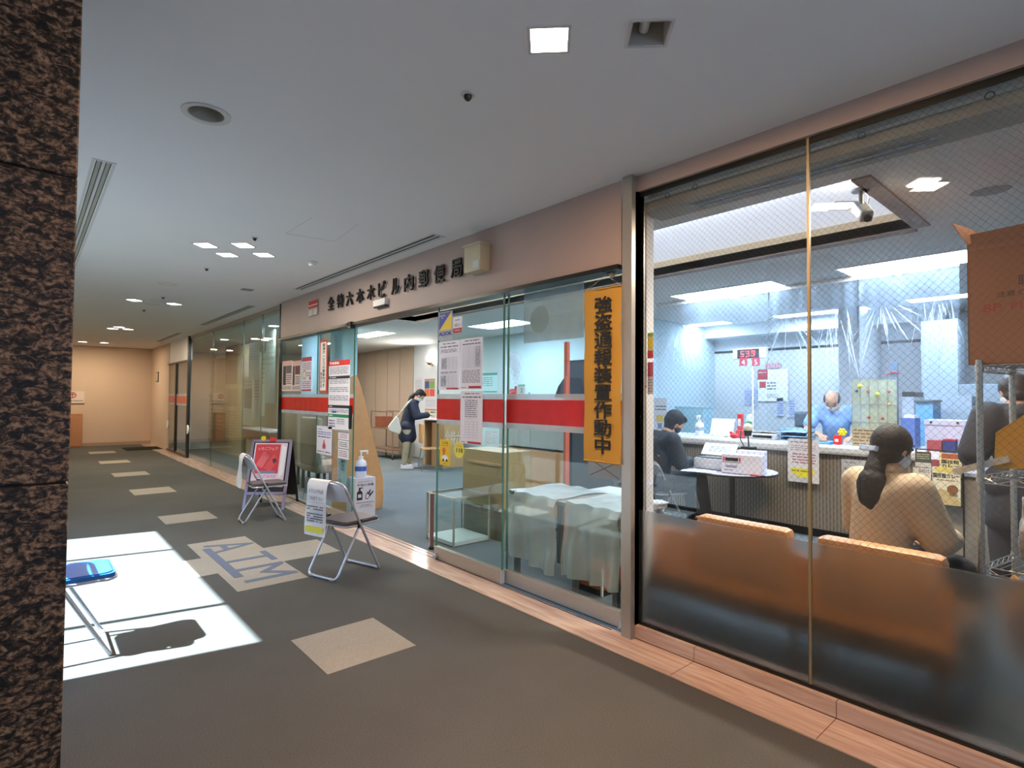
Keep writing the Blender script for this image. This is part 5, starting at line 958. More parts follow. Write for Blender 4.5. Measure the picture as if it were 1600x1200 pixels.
# sign and notices on the white pillar
for x0, y0, x1, y1, cc, l, els in ((1012, 520, 1021, 560, 'd8d0a0', 'yellow and red warning strip on the white pillar', [('rect', 0, .86, 1, 1, '88b848'), ('rect', .1, .4, .9, .8, 'e8d030'), ('rect', 0, 0, 1, .3, 'c83a48')]), (1002, 560, 1011, 606, 'c4c8d4', 'pale notice with red foot low on the white pillar', [('lines', .1, .3, .9, .95, 7, '9a9eb0'), ('rect', .2, .02, .9, .06, 'b03848')]), (1012, 566, 1021, 616, 'c9c4cc', 'crimson and white strip beneath the yellow warning strip', [('rect', 0, .55, 1, 1, 'b83a4c'), ('lines', .1, .05, .9, .5, 5, '8a8c9c')]), (1001, 455, 1010, 500, 'c0cad0', 'pale label high on the white pillar', [('lines', .1, .3, .9, .8, 4, '8a98a0')])):
    c, w, h = rectX(x0, y0, x1, y1, 3.117); sheet('notice', l, 'notice', c, w, h, FX, cc, els, group='notices on the white pillar')
c = onX(1003, 413, 3.1); t = thing('dome_camera', 'white dome camera on the upper part of the white pillar', 'camera', (3.12, c.y, c.z)); part('arm', M_WHITE, t, lambda q: q.cyl((0, 0, 0.03), (-.06, 0, 0.03), .012)); part('dome', M_WHITE, t, lambda q: q.sph((-.06, 0, 0), .035), smooth=True); part('lens', M_BLACK, t, lambda q: q.sph((-.085, -.015, -.01), .012), smooth=True); part('cable', mat('beige_cable', 'c8a888', .6), t, lambda q: q.cyl((-.03, 0, .02), (-.03, 0, .14), .006))
c, w, h = rectX(1022, 622, 1043, 675, 6.2); s = thing('floor_sign', 'white board notice on a stand between the pillar and the seated man', 'sign', (6.2, c.y, .004))
part('pole', M_STEEL, s, lambda q: (q.cyl((.02, 0, 0), (.02, 0, c.z), .01), q.cyl((.02, 0, 0), (.02, 0, .02), .14))); k = sheet('board', None, None, (0, 0, c.z-.004), w, h, FX, 'd8e6f4', [('lines', .1, .62, .9, .8, 2, '60687c'), ('rect', .2, .3, .7, .5, 'd8c860'), ('rect', .3, .1, .6, .26, '8890c0')], parent=s, thick=.006)
# ================================================================= WIRE SHELF AT THE RIGHT
P1 = Vector((3.90, onX(1533, 800, 3.9).y, 0)); P2 = Vector((4.36, onX(1583, 700, 4.36).y, 0)); dl = Vector((-.19, -.88, 0)); P4, P3 = P1+dl, P2+dl
t = thing('wire_shelf', 'chrome wire shelving rack behind the wired glass', 'shelf', ((P1+P3)/2).to_tuple()[:2]+(.004,)); M_CHR2 = mat('shelf_chrome', 'b0b2ac', .3, .85)
for P in (P1, P2, P3, P4): part('post', M_CHR2, t, lambda q: (q.cyl((P.x, P.y, .004), (P.x, P.y, 1.73), .0155, seg=16), [q.cyl((P.x, P.y, z), (P.x, P.y, z+.003), .0165, seg=16) for z in [.06+.05*i for i in range(33)]]), world=True)
def shelf(q, z):
    for A_, B_ in ((P1, P2), (P2, P3), (P3, P4), (P4, P1)):
        for dz in (0, -.035): q.cyl(A_+Vector((0, 0, z+dz)), B_+Vector((0, 0, z+dz)), .0035, seg=6)
        n_ = 12; pts = [A_+(B_-A_)*(i/n_)+Vector((0, 0, z-(.035 if i % 2 else 0))) for i in range(n_+1)]; q.tube(pts, .0025, 5)
    for i in range(1, 24): a = P1+(P4-P1)*(i/24); b_ = P2+(P3-P2)*(i/24); q.cyl(a+Vector((0, 0, z)), b_+Vector((0, 0, z)), .002, seg=5)
for z in (1.70, 1.10, .62, .16): part('wire_tray', M_CHR2, t, lambda q: shelf(q, z), world=True)
for P in (P1, P2): part('collar', M_CHR2, t, lambda q: [q.cyl((P.x, P.y, z-.035), (P.x, P.y, z+.008), .021, .018) for z in (1.70, 1.10, .62)], world=True)
rzs = math.atan2(dl.y, dl.x)+math.pi/2
M_CARD = mat('brown_cardboard', '8c5c38', .75, var=.06, scale=5)
ZB = 1.7045; HB = onX(1500, 383, 3.9).z-ZB
t = thing('cardboard_box', 'large brown cardboard box on top of the wire shelf', 'box', (P1+P3)/2+Vector((0, 0, ZB)), rzs)
Lb, Wb = .98, .46
part('body', M_CARD, t, lambda q: (q.box(-Wb/2, Wb/2, -Lb/2, Lb/2, 0, .006), q.box(-Wb/2, -Wb/2+.006, -Lb/2, Lb/2, 0, HB), q.box(Wb/2-.006, Wb/2, -Lb/2, Lb/2, 0, HB), q.box(-Wb/2, Wb/2, -Lb/2, -Lb/2+.006, 0, HB), q.box(-Wb/2, Wb/2, Lb/2-.006, Lb/2, 0, HB)))
part('flap', M_CARD, t, lambda q: q.box(-Wb/2+.01, Wb/2-.01, -.003, .003, 0, .16, M=Matrix.Translation((0, Lb/2, HB)) @ Matrix.Rotation(math.radians(-28), 4, 'X')))
part('flap', M_CARD, t, lambda q: q.box(-.003, .003, -Lb/2+.02, Lb/2-.02, -.0, .05, M=Matrix.Translation((-Wb/2, 0, HB)) @ Matrix.Rotation(math.radians(-10), 4, 'Y')))
for s_, y, z, w, h, cc in (('取扱い', .20, HB*.64, .14, .06, 'sepia'), ('注意ください', .24, HB*.55, .24, .03, 'sepia'), ('水濡', .14, HB*.49, .12, .035, 'sepia'), ('80', .38, HB*.45, .08, .045, 'red'), ('P10001', .22, HB*.45, .16, .04, 'red')):
    if s_ == '80': s_ = '8P'
    o = text(s_, mat('stamp_red', '9a3020', .7) if cc == 'red' else mat('stamp_brown', '4a2c18', .7), t, -Wb/2-.0006, y, z, w=w, h=h, bold=.01); o.rotation_euler = FX.to_euler()
# parcels on the shelves
M_YB = mat('ochre_paper', 'c8921c', .6, var=.06)
cP = P1+(P4-P1)*.0; 
def yel(q):
    X_ = 4.0; pts = [(1555.5, 676), (1600, 648), (1640, 640), (1640, 733), (1553, 732)]
    W = [onX(x, y, X_) for x, y in pts]; q.prism([(-p.y, p.z) for p in W], Matrix(((0, 0, 1, X_), (-1, 0, 0, 0), (0, 1, 0, 0), (0, 0, 0, 1))), .22)
q = MB(); yel(q)
for v in q.b.verts: v.co.z = max(v.co.z, 1.104)
o = tag(q.build('parcel', M_YB), 'large ochre parcel with slanted top on the middle wire tray', 'parcel')
bw_ = lambda x, y: onX(x, y, 4.05)
t = thing('shopping_bag', 'crumpled grey and pink plastic bag on the lower wire tray', 'bag', (4.08, .39, .624)); 
def crum(q, R_, n=7, sd=3):
    rr = random.Random(sd); bmesh.ops.create_icosphere(q.b, subdivisions=4, radius=1)
    for v in q.b.verts:
        f = 1+.12*math.sin(7*v.co.x+3*v.co.z)+.10*math.sin(9*v.co.y+5*v.co.x+sd)+rr.uniform(-.03, .03); v.co = Vector((v.co.x*R_[0]*f, v.co.y*R_[1]*f, max(0, R_[2]+v.co.z*R_[2]*f)))
part('bag', film_mat('grey_polythene', 'a8a29a', .85, .3), t, lambda q: crum(q, (.12, .07, .17)), smooth='auto'); part('handles', film_mat('white_polythene', 'd8d8d4', .9, .4), t, lambda q: q.grid([[(.0+.02*math.sin(j), -.06+.02*i, .30+.03*math.sin(j*1.3+i)+.02*j) for j in range(4)] for i in range(7)], .003), smooth=True)
t = thing('shopping_bag', 'orange and brown printed bag leaning on the lower tray below the grey bag', 'bag', (3.98, .44, .164)); part('bag', mat('orange_print_paper', 'c08a3c', .6, var=.35, scale=18), t, lambda q: crum(q, (.10, .08, .20), sd=5), smooth='auto'); part('label', mat('dark_brown_print', '5a3018', .6), t, lambda q: q.box(-.118, -.10, -.03, .03, .12, .25))
t = thing('price_strip', 'white wire basket strip slanting before the ochre parcel', 'strip', (3.98, .60, 1.104)); part('strip', mat('pale_strip', 'c8c8b8', .5), t, lambda q: q.box(-.01, .01, -.13, .13, .0, .035, M=Matrix.Translation((0, .0, .03)) @ Matrix.Rotation(math.radians(-22), 4, 'X'))); part('foot', M_CHR2, t, lambda q: q.box(-.02, .02, -.01, .01, 0, .04))
# ================================================================= COVERED TABLE BEHIND THE FIXED PANEL
t = thing('folding_table', 'metal framed folding table under the frosty plastic cover', 'table', (3.5, 3.1, .004)); ty0, ty1 = onX(975, 790, 3.16).y+.03, onX(806, 760, 3.2).y; txa, txb = 3.14, 3.74
part('table_top', mat('grey_brown_laminate', '8c8680', .5), t, lambda q: q.box(txa, txb, ty0, ty1, .67, .70, bev=.004), world=True)
for x, y in ((txa+.04, ty0+.05), (txa+.04, ty1-.05), (txb-.04, ty0+.05), (txb-.04, ty1-.05), (txa+.04, (ty0*.62+ty1*.38))): part('leg', mat('grey_metal_leg', '6c6e6a', .4, .5), t, lambda q: q.box(x-.02, x+.02, y-.02, y+.02, .004, .67), world=True)
part('corner_block', M_BLACK, t, lambda q: q.box(txa-.01, txa+.04, ty1-.05, ty1+.01, .655, .715, bev=.004), world=True)
def cloth(q, y0, y1, zb0, zb1):
    P = []
    for i in range(25):
        u = i/24; y = y0+(y1-y0)*u; zb = zb0+(zb1-zb0)*u; row = []
        for j in range(9): row.append((txb-.0+(-(txb-txa))*j/8, y, .715+.006*math.sin(i*.7+j)))
        for j in range(1, 13):
            v = j/12; row.append((txa-.03-.02*v+.03*v*math.sin(i*.8+.7*math.sin(i*.3))+.015*math.sin(j*.5+i*.2), y+.02*math.sin(i*.5)*v, .705-(.705-zb)*v))
        P.append(row)
    q.grid(P)
t = thing('table_cover', 'frosty plastic sheet draped over the folding table, parted in front', 'table cover', (3.4, 3.1, .7)); mid = ty0+(ty1-ty0)*.52
part('cover', M_CLOTH, t, lambda q: cloth(q, ty1+.02, mid, .20, .13), world=True, smooth=True); part('cover', M_CLOTH, t, lambda q: cloth(q, mid-.10, ty0-.02, .16, .17), world=True, smooth=True)
t = thing('wood_tray', 'orange brown drawer unit on the floor under the covered table', 'drawer unit', (3.42, ty0+.42, .004)); part('body', mat('orange_wood', 'b4552c', .45), t, lambda q: q.box(-.12, .14, -.15, .15, .05, .19, bev=.004)); part('foot', M_BLACK, t, lambda q: q.box(-.11, .13, -.14, .14, 0, .05)); part('side_rail', M_WHITE, t, lambda q: (q.box(-.135, -.12, .14, .155, .01, .2), q.box(-.135, -.12, -.155, -.14, .01, .2)))
# milky sheet high on the fixed panel
c, w, h = rectX(819, 446, 912, 532, XD2+.03); s = sheet('vinyl_sheet', 'large milky vinyl sheet with a pale disc, taped high inside the glass', 'vinyl sheet', c, w, h, FX, None, [('disc', .28, .42, .25, 'aebac2'), ('lines', .08, .75, .46, .8, 1, '8c9ca8')], material=M_VINYL)
# ================================================================= FURNITURE SEEN THROUGH THE DOORS
M_OAKP = mat('pale_oak_panel', 'c39a6c', .5, var=.08, scale=8); M_GREYP = mat('grey_green_panel', 'a9b2ae', .5)
XT = 5.0; c, w, h = rectX(792, 612, 884, 800, XT); ylo, yhi = onX(884, 700, XT).y, onX(780, 700, XT).y
t = thing('tall_cabinet', 'tall cabinet of grey-green upper panels over a pale oak front', 'cabinet', (XT+.25, (ylo+yhi)/2, .004))
part('oak_front', M_OAKP, t, lambda q: q.box(XT, XT+.5, ylo, yhi, .004, .83), world=True); part('upper_panel', M_GREYP, t, lambda q: [q.box(XT-.006, XT+.5, ylo+(yhi-ylo)*k/2+.003, ylo+(yhi-ylo)*(k+1)/2-.003, .86, 1.14, bev=.003) for k in range(2)], world=True); part('top_case', mat('white_laminate', 'c2c6cc', .5), t, lambda q: q.box(XT+.02, XT+.5, ylo, yhi, 1.14, 1.47), world=True)
def ontp(px, X): return Vector((X, onX(px, 610, X).y, 1.472))
o = ontp(807, XT+.2); t = thing('kettle', 'shiny red humidifier pot on the tall cabinet, steaming', 'pot', o); part('body', mat('glossy_red', 'b8141c', .18), t, lambda q: q.lathe([(0, 0), (.12, 0), (.125, .04), (.11, .12), (.085, .16), (0, .17)], seg=36), smooth=True); part('spout', mat('glossy_red', 'b8141c', .18), t, lambda q: q.box(-.02, .02, -.02, .02, .16, .20, bev=.005)); part('base_ring', M_BLACK, t, lambda q: q.cyl((0, 0, 0), (0, 0, .012), .127, seg=36))
M_STEAM = film_mat('steam', 'ffffff', .16, .9); q = MB(); rr = random.Random(2)
for i in range(9): q.sph((o.x+rr.uniform(-.02, .02), o.y+rr.uniform(-.03, .05)+i*.005, o.z+.23+i*.045), .03+.008*i, (1, .9, 1.1))
s = q.build('steam', M_STEAM, smooth=True); tag(s, 'thin white steam rising from the red pot', 'steam', kind='stuff')
c, w, h = rectX(811, 590, 824, 612, XT+.12); sheet('number_card', 'white card reading 2 beside the red pot', 'card', Vector((XT+.08, c.y, 1.472+h/2+.002)), w, h, FX, 'dfe8ec', [('text', '2', .62, .7, .25, .3, '303038')], thick=.004)
c, w, h = rectX(810, 581, 820, 589, XT+.4); t = thing('green_sign', 'small green exit style plate behind the number card', 'sign', (XT+.4, c.y, 1.472)); part('plate', mat('pale_green_plate', '7cc8a0', .5), t, lambda q: q.box(-.005, .005, -w/2, w/2, .16, .23)); part('stand', M_STEEL, t, lambda q: (q.cyl((0, 0, 0), (0, 0, .17), .004), q.cyl((0, 0, 0), (0, 0, .008), .03)))
o = ontp(827, XT+.12); t = thing('water_bottle', 'small blue-capped bottle beside the number card', 'bottle', o); part('body', mat('bottle_blue', 'a8ccec', .2), t, lambda q: q.lathe([(0, 0), (.022, 0), (.022, .07), (.012, .09), (0, .09)], seg=16), smooth=True); part('cap', mat('bright_blue_plastic', '2f9ae0', .35), t, lambda q: q.cyl((0, 0, .085), (0, 0, .11), .012))
# orange post and dark screen
p0, p1 = onX(886, 535, 4.15), onX(886, 762, 4.15)
t = thing('orange_post', 'tall slim orange post behind the fixed glass panel', 'post', (4.15, p0.y, .004)); part('post', mat('orange_paint', 'b8502c', .5), t, lambda q: q.box(-.02, .02, -.022, .022, 0, p0.z)); part('edge_strip', mat('orange_paint_light', 'd87048', .5), t, lambda q: q.box(-.024, -.02, -.022, -.008, 0.0, p0.z-.35))
c, w, h = rectX(888, 562, 960, 622, 4.75)
t = thing('dark_screen', 'dark charcoal partition panel beside the orange post', 'partition', (4.75, c.y, .004)); part('panel', mat('charcoal_fabric', '3c3e42', .8), t, lambda q: q.box(-.02, .02, -w/2, w/2, .45, c.z+h/2, bev=.006)); part('foot', M_DSTEEL, t, lambda q: (q.box(-.2, .2, -w/2, -w/2+.03, 0, .03), q.box(-.2, .2, w/2-.03, w/2, 0, .03), q.box(-.01, .01, -w/2, -w/2+.03, .03, .5), q.box(-.01, .01, w/2-.03, w/2, .03, .5)))
pts = [(866, 622), (872, 604), (880, 592), (884, 590), (884, 622)]; W = [onX(x, y, 4.45) for x, y in pts]
t = thing('dark_hood', 'dark curved hood showing behind the orange post', 'hood', (4.5, W[0].y, .004)); part('shell', mat('charcoal_fabric', '3c3e42', .8), t, lambda q: q.prism([(-p.y, p.z) for p in W], Matrix(((0, 0, 1, 4.45), (-1, 0, 0, 0), (0, 1, 0, 0), (0, 0, 0, 1))), .25), world=True); part('stand', M_DSTEEL, t, lambda q: (q.box(-.03, .03, -.2, -.16, 0, W[0].z), q.box(-.2, .2, -.3, -.06, 0, .02)))
# low table between (pale top)
t = thing('low_cabinet', 'pale laminate low cabinet with grey upper shelf behind the banner', 'cabinet', (3.75, 2.75, .004)); 
c, w, h = rectX(915, 760, 972, 800, 4.05); part('body', mat('grey_laminate', '8b8f90', .5), t, lambda q: q.box(4.0, 4.4, c.y-w/2, c.y+w/2, .004, .60), world=True); part('top', mat('white_laminate', 'c2c6cc', .5), t, lambda q: q.box(3.98, 4.42, c.y-w/2-.01, c.y+w/2+.01, .60, .63), world=True)
# oak box beside sliding door
XO = 3.75; c, w, h = rectX(723, 700, 786, 850, XO); yo0, yo1 = onX(786, 760, XO).y, onX(723, 760, XO).y
t = thing('writing_stand', 'pale oak writing stand seen through the sliding door, dark plinth', 'stand', (XO+.2, (yo0+yo1)/2, .004)); part('body', mat('muted_oak', 'a8966c', .5, var=.08), t, lambda q: q.box(XO, XO+.4, yo0, yo1, .34, .93), world=True); part('plinth', mat('taupe_plinth', '6c6a5a', .6), t, lambda q: q.box(XO+.01, XO+.38, yo0+.01, yo1-.01, .004, .34), world=True); part('shelf_edge', mat('oak_edge', 'b89c78', .5), t, lambda q: q.box(XO-.03, XO, yo0+.03, yo1-.12, .79, .81), world=True)
# low glass display case
c, w, h = rectX(676, 770, 722, 862, 3.35); yv0, yv1 = onX(722, 800, 3.35).y, onX(680, 800, 3.35).y
t = thing('glass_case', 'low glass display case beside the open doorway', 'display case', (3.5, (yv0+yv1)/2, .004)); part('glass', M_GLASS, t, lambda q: q.box(3.25, 3.7, yv0, yv1, .05, .48), world=True); part('frame', M_STEEL, t, lambda q: [q.box(x-.008, x+.008, y-.008, y+.008, .004, .49) for x in (3.25, 3.7) for y in (yv0, yv1)] + [q.box(3.25, 3.7, y-.008, y+.008, .48, .496) for y in (yv0, yv1)] + [q.box(x-.008, x+.008, yv0, yv1, .48, .496) for x in (3.25, 3.7)], world=True); part('base', mat('pale_base', 'b8c8cc', .4), t, lambda q: q.box(3.25, 3.7, yv0, yv1, .012, .05), world=True)
# door-side brown guard rail
p = onX(675, 800, 3.05); t = thing('barrier_post', 'slim brown and white barrier post standing in the doorway', 'post', (3.05, p.y, .006)); part('post', mat('brown_strip', '6a4c40', .5), t, lambda q: q.box(-.015, .015, -.012, .012, .02, onX(675, 772, 3.05).z)); part('white_edge', M_WHITE, t, lambda q: q.box(-.017, .013, .012, .022, .02, onX(675, 772, 3.05).z)); part('foot', M_BLACK, t, lambda q: q.cyl((0, 0, 0), (0, 0, .022), .03))
# writing desk, chair, wagon in the lobby
YD = 10.3; p = onX(664, 660, 6.75)
t = thing('writing_desk', 'tall pale oak writing desk the standing woman uses', 'desk', (6.9, 10.2, .004))
dy0, dy1 = onX(694, 700, 6.7).y, onX(662, 700, 6.7).y
part('side_panel', M_OAKP, t, lambda q: q.box(6.7, 7.2, dy0, dy0+.04, .004, 1.0), world=True); part('side_panel', M_OAKP, t, lambda q: q.box(6.7, 7.2, dy1-.04, dy1, .004, 1.0), world=True); part('front_board', M_OAKP, t, lambda q: q.box(6.7, 6.72, dy0+.04, dy0+.48, .004, .96), world=True); part('desk_top', mat('pale_laminate', 'cfcdd6', .35), t, lambda q: q.box(6.66, 7.25, dy0, dy1, 1.0, 1.03, bev=.004), world=True); part('back_board', M_BLACK, t, lambda q: q.box(7.15, 7.18, dy0+.04, dy1-.04, .1, 1.0), world=True)
t = thing('pen_pot', 'small pot with yellow pens on the writing desk', 'pot', (6.85, onX(671, 640, 6.85).y, 1.031)); part('pot', M_WHITE, t, lambda q: q.cyl((0, 0, 0), (0, 0, .08), .035)); part('pens', mat('yellow_pens', 'd8c040', .5), t, lambda q: [q.cyl((.01*i, 0, .05), (.02*i, .01*i, .17), .005) for i in (-1, 0, 1)] )
t = thing('sign_holder', 'clear card holder on the writing desk', 'card holder', (6.95, onX(684, 640, 6.95).y, 1.031)); part('panel', M_ACR, t, lambda q: q.box(-.003, .003, -.10, .10, 0.01, .15)); part('foot', M_WHITE, t, lambda q: q.box(-.04, .04, -.10, .10, 0, .01))
p = onZ(655, 733, 0); t = thing('side_chair', 'oak backed chair with slim silver legs at the writing desk', 'chair', (6.36, 9.80, .004), math.radians(-20))
part('backrest', M_OAK, t, lambda q: q.box(-.22, -.20, -.19, .19, .55, .95, bev=.01)); part('seat', M_OAK, t, lambda q: q.box(-.20, .20, -.2, .2, .43, .455, bev=.01))
for sx in (-1, 1):
    for sy in (-1, 1): part('leg', M_CHROME, t, lambda q: q.cyl((sx*.17, sy*.17, .43), (sx*.23, sy*.2, 0), .011))
t = thing('wagon', 'brown metal serving wagon against the folding partition', 'wagon', (6.85, 12.1, .004)); wy0, wy1 = onX(618, 690, 6.7).y, onX(584, 690, 6.7).y; M_RUST = mat('brown_metal', '8c6c5c', .5, .3)
part('frame', M_RUST, t, lambda q: [q.cyl((x, y, .06), (x, y, 1.15), .015, seg=8) for x in (6.62, 7.05) for y in (wy0, wy1)] + [q.cyl((x, wy0, 1.15), (x, wy1, 1.15), .015, seg=8) for x in (6.62, 7.05)], world=True)
for z in (.22, .72): part('tray', M_RUST, t, lambda q: q.box(6.62, 7.05, wy0, wy1, z, z+.025), world=True)
for x in (6.62, 7.05):
    for y in (wy0, wy1): part('caster', M_BLACK, t, lambda q: q.cyl((x-.012, y, .034), (x+.012, y, .034), .03), world=True)
t = thing('crate', 'dark brown carton on the upper tray of the wagon', 'box', (6.85, wy1-.25, .746)); part('box', mat('rust_carton', '8a4c34', .7), t, lambda q: q.box(-.15, .15, -.18, .18, 0, .26, bev=.005)); part('lid', mat('rust_carton', '8a4c34', .7), t, lambda q: q.box(-.155, .155, -.185, .185, .24, .27, bev=.003))
# wall lamp with glow
c = onX(674, 563, XB-.02); t = thing('wall_lamp', 'brass wall lamp glowing upward on the off-white lobby wall', 'wall lamp', (XB+.02, c.y, c.z-.12))
part('bracket', mat('brass', 'c89a58', .3, .8), t, lambda q: (q.cyl((0, 0, 0), (-.08, 0, .03), .018), q.lathe([(0, 0), (.03, 0), (.07, .06), (.075, .07)], c=(-.09, 0, 0), seg=24)), smooth='auto'); part('glass_shade', mat('lamp_white_glow', (1, .95, .88), .5, emit=14, var=0), t, lambda q: q.sph((-.09, 0, .17), .085, (1, 1, 1.3)), smooth=True); light('lamp', t, (-.25, 0, .2), .12, 30, (1, .9, .78), rot=(0, math.pi/2, 0), world=False)
# posters on the lobby wall
c, w, h = rectX(663, 592, 680, 620, XB+.015); sheet('poster', 'poster of four coloured quarters pinned on the lobby wall', 'poster', c, w, h, FX, 'c8beb4', [('rect', .03, .9, .97, 1, 'b07068'), ('rect', .04, .46, .48, .88, '3c4c74'), ('rect', .52, .46, .96, .88, '6c9448'), ('rect', .04, .03, .48, .43, 'c8643c'), ('rect', .52, .03, .96, .43, 'c84848')])
c, w, h = rectX(648, 590, 660, 625, XB+.015); sheet('notice', 'plain white notice beside the four coloured quarters', 'notice', c, w, h, FX, 'c4c2c8', [('lines', .1, .3, .9, .9, 9, 'a09ea8')])
c, w, h = rectX(664, 622, 682, 645, XB+.015); sheet('notice', 'white notice with red and green feet below the coloured quarters', 'notice', c, w, h, FX, 'c4c2c8', [('lines', .1, .4, .9, .9, 5, 'a09ea8'), ('rect', 0, .16, 1, .26, 'c06a60'), ('rect', 0, 0, 1, .08, '3a7a50')])
c, w, h = rectX(742, 583, 777, 613, XB+.015); sheet('notice', 'pale teal notice with green heading on the blue wall', 'notice', c, w, h, FX, 'b2d8de', [('rect', 0, .88, 1, 1, '3c9a90'), ('lines', .05, .3, .8, .8, 5, '5a9aa0'), ('rect', 0, 0, 1, .06, '3c9a90')])
# ================================================================= INSIDE THE FAR PLAIN GLAZING
M_OLIVE = mat('olive_beige_board', '9c9374', .7); M_KRAFT = mat('kraft_board', 'a89878', .7)
XQ = 3.9
struct('wall_screen', M_OLIVE, lambda q: q.box(XQ+.05, XQ+.10, onX(434, 600, XQ+.05).y, 17.5, 0, 2.5), 'olive beige screen wall behind the plain glazing')
brd = [(300, 318, 560, 690, 'c8a888'), (318, 334, 556, 690, 'b09878'), (335, 348, 560, 690, '9c8c6c'), (349, 368, 540, 600, '7a6450'), (350, 370, 602, 690, 'a89468'), (372, 386, 538, 600, '8c8070'), (371, 388, 601, 690, 'a69a78')]
for k, (x0, x1, y0, y1, cc) in enumerate(brd):
    c, w, h = rectX(x0, y0, x1, y1, XQ); c.x = XQ+.048-.004*(k % 3)
    sheet('notice_board', 'faded %s board behind the plain glazing, %s' % (['pink-beige', 'light brown', 'dull olive', 'dark brown', 'straw', 'grey-brown', 'khaki'][k], ['next to the far door', 'beside the pink-beige board', 'in the middle of the row', 'high in the row', 'low in the row under the dark brown one', 'high toward the desk', 'low toward the desk'][k]), 'board', c, max(w-.01, .1), h, FX, cc, [('rect', .1, .62, .9, .94, '8a7a5c'), ('lines', .12, .1, .88, .55, 9, '7c6a4c')], group='faded boards behind the plain glazing')
for k, (x0, x1, y0, y1, X, cc) in enumerate(((389, 406, 535, 592, 3.6, 'aab8b8'), (380, 395, 590, 664, 3.5, 'b4bcb4'), (396, 405, 590, 655, 3.7, 'b8c0b8'), (408, 414, 553, 650, 3.3, 'c0ccc8'), (415, 430, 516, 630, 3.5, 'a8b4ac'))):
    c, w, h = rectX(x0, y0, x1, y1, X); t = sheet('hanging_poster', 'pale paper poster hanging inside the plain glazing, %s' % ['upper wide one', 'with grey photo block', 'slim one beside the grey photo block', 'slim bright strip', 'beside the magazine posters'][k], 'poster', c, w, h, FX, cc, [('lines', .1, .5, .9, .95, 6, '8c9890')] + ([('pic', .1, .35, .9, .75, '6c7c7c', 'photo')] if k == 1 else []), group='pale papers inside the plain glazing')
    part('hanging_cord', mat('white_cord', 'd8d4c8', 0.8), t, lambda q: (q.box(-.003, .003, h/2, IZ-c.z, 0, .001)))
c, w, h = rectX(393, 652, 436, 672, 3.7); t = thing('side_table', 'brown table with pale top inside the plain glazing', 'table', (3.7, c.y, .004)); part('table_top', mat('pale_laminate', 'cfcdd6', .35), t, lambda q: q.box(3.5, 3.9, c.y-w/2, c.y+w/2, .80, .83), world=True); part('apron', mat('brown_wood', '7a5638', .5), t, lambda q: q.box(3.52, 3.88, c.y-w/2+.02, c.y+w/2-.02, .60, .80), world=True)
for x in (3.55, 3.85):
    for y in (c.y-w/2+.05, c.y+w/2-.05): part('leg', mat('brown_wood', '7a5638', .5), t, lambda q: q.box(x-.025, x+.025, y-.025, y+.025, .004, .6), world=True)
c, w, h = rectX(411, 489, 427, 509, 3.6); t = thing('wall_speaker', 'dark square speaker box high inside the plain glazing', 'speaker', (3.6, c.y, c.z)); part('case', M_DSTEEL, t, lambda q: q.box(0, .2, -w/2, w/2, -h/2, h/2, bev=.01)); part('hanger', M_DSTEEL, t, lambda q: q.cyl((.1, 0, h/2), (.1, 0, IZ-c.z), .012))
# sky-blue boards behind the first door panels
c, w, h = rectX(471, 520, 499, 622, 4.2); t = thing('blue_board', 'tall sky-blue board behind the crimson banded leaflet', 'board', (4.2, c.y, .004)); part('board', mat('sky_blue_board', '9cc4d8', .6), t, lambda q: q.box(0, .03, -w/2, w/2, c.z-h/2, c.z+h/2)); part('stand', M_STEEL, t, lambda q: (q.box(.0, .03, -w/2, -w/2+.03, 0, c.z-h/2), q.box(0, .03, w/2-.03, w/2, 0, c.z-h/2)))
c, w, h = rectX(516, 512, 556, 600, 4.6); t = thing('blue_board', 'broad pale-blue board with white ovals behind the hours notice', 'board', (4.6, c.y, .004)); part('board', mat('aqua_board', 'a4ccd6', .6), t, lambda q: q.box(0, .03, -w/2, w/2, c.z-h/2, c.z+h/2)); part('oval', mat('milk_print', 'c4d0cc', .6), t, lambda q: (q.lathe([(0, 0), (.1, 0), (.1, .004), (0, .004)], seg=24, M=Matrix.Translation((-.004, w*.36, c.z+.2)) @ Matrix.Rotation(math.pi/2, 4, 'Y') @ Matrix.Diagonal((2.2, 1, 1, 1))))); part('stand', M_STEEL, t, lambda q: (q.box(.0, .03, -w/2, -w/2+.03, 0, c.z-h/2), q.box(0, .03, w/2-.03, w/2, 0, c.z-h/2)))
for k, (x0, x1, y0, X, cc) in enumerate(((440, 466, 640, 3.5, '8f8470'), (470, 497, 652, 3.42, '93897a'))):
    c, w, h = rectX(x0, y0, x1, y0+60, X); t = thing('lounge_chair', 'brown-grey lounge chair behind the %s' % ['magazine posters, with rounded back', 'crimson banded leaflet'][k], 'chair', (X+.25, c.y, .004), group='lounge chairs behind the first door panels'); mm = mat('chair_'+cc, cc, .7)
    part('backrest', mm, t, lambda q: q.box(-.28, -.16, -w/2, w/2, .40, c.z+h/2, bev=.05), smooth='auto'); part('seat', mm, t, lambda q: q.box(-.26, .28, -w/2, w/2, .30, .44, bev=.03), smooth='auto')
    for sx in (-.22, .24):
        for sy in (-1, 1): part('leg', M_DSTEEL, t, lambda q: q.box(sx-.02, sx+.02, sy*(w/2-.05)-.02, sy*(w/2-.05)+.02, 0, .30))
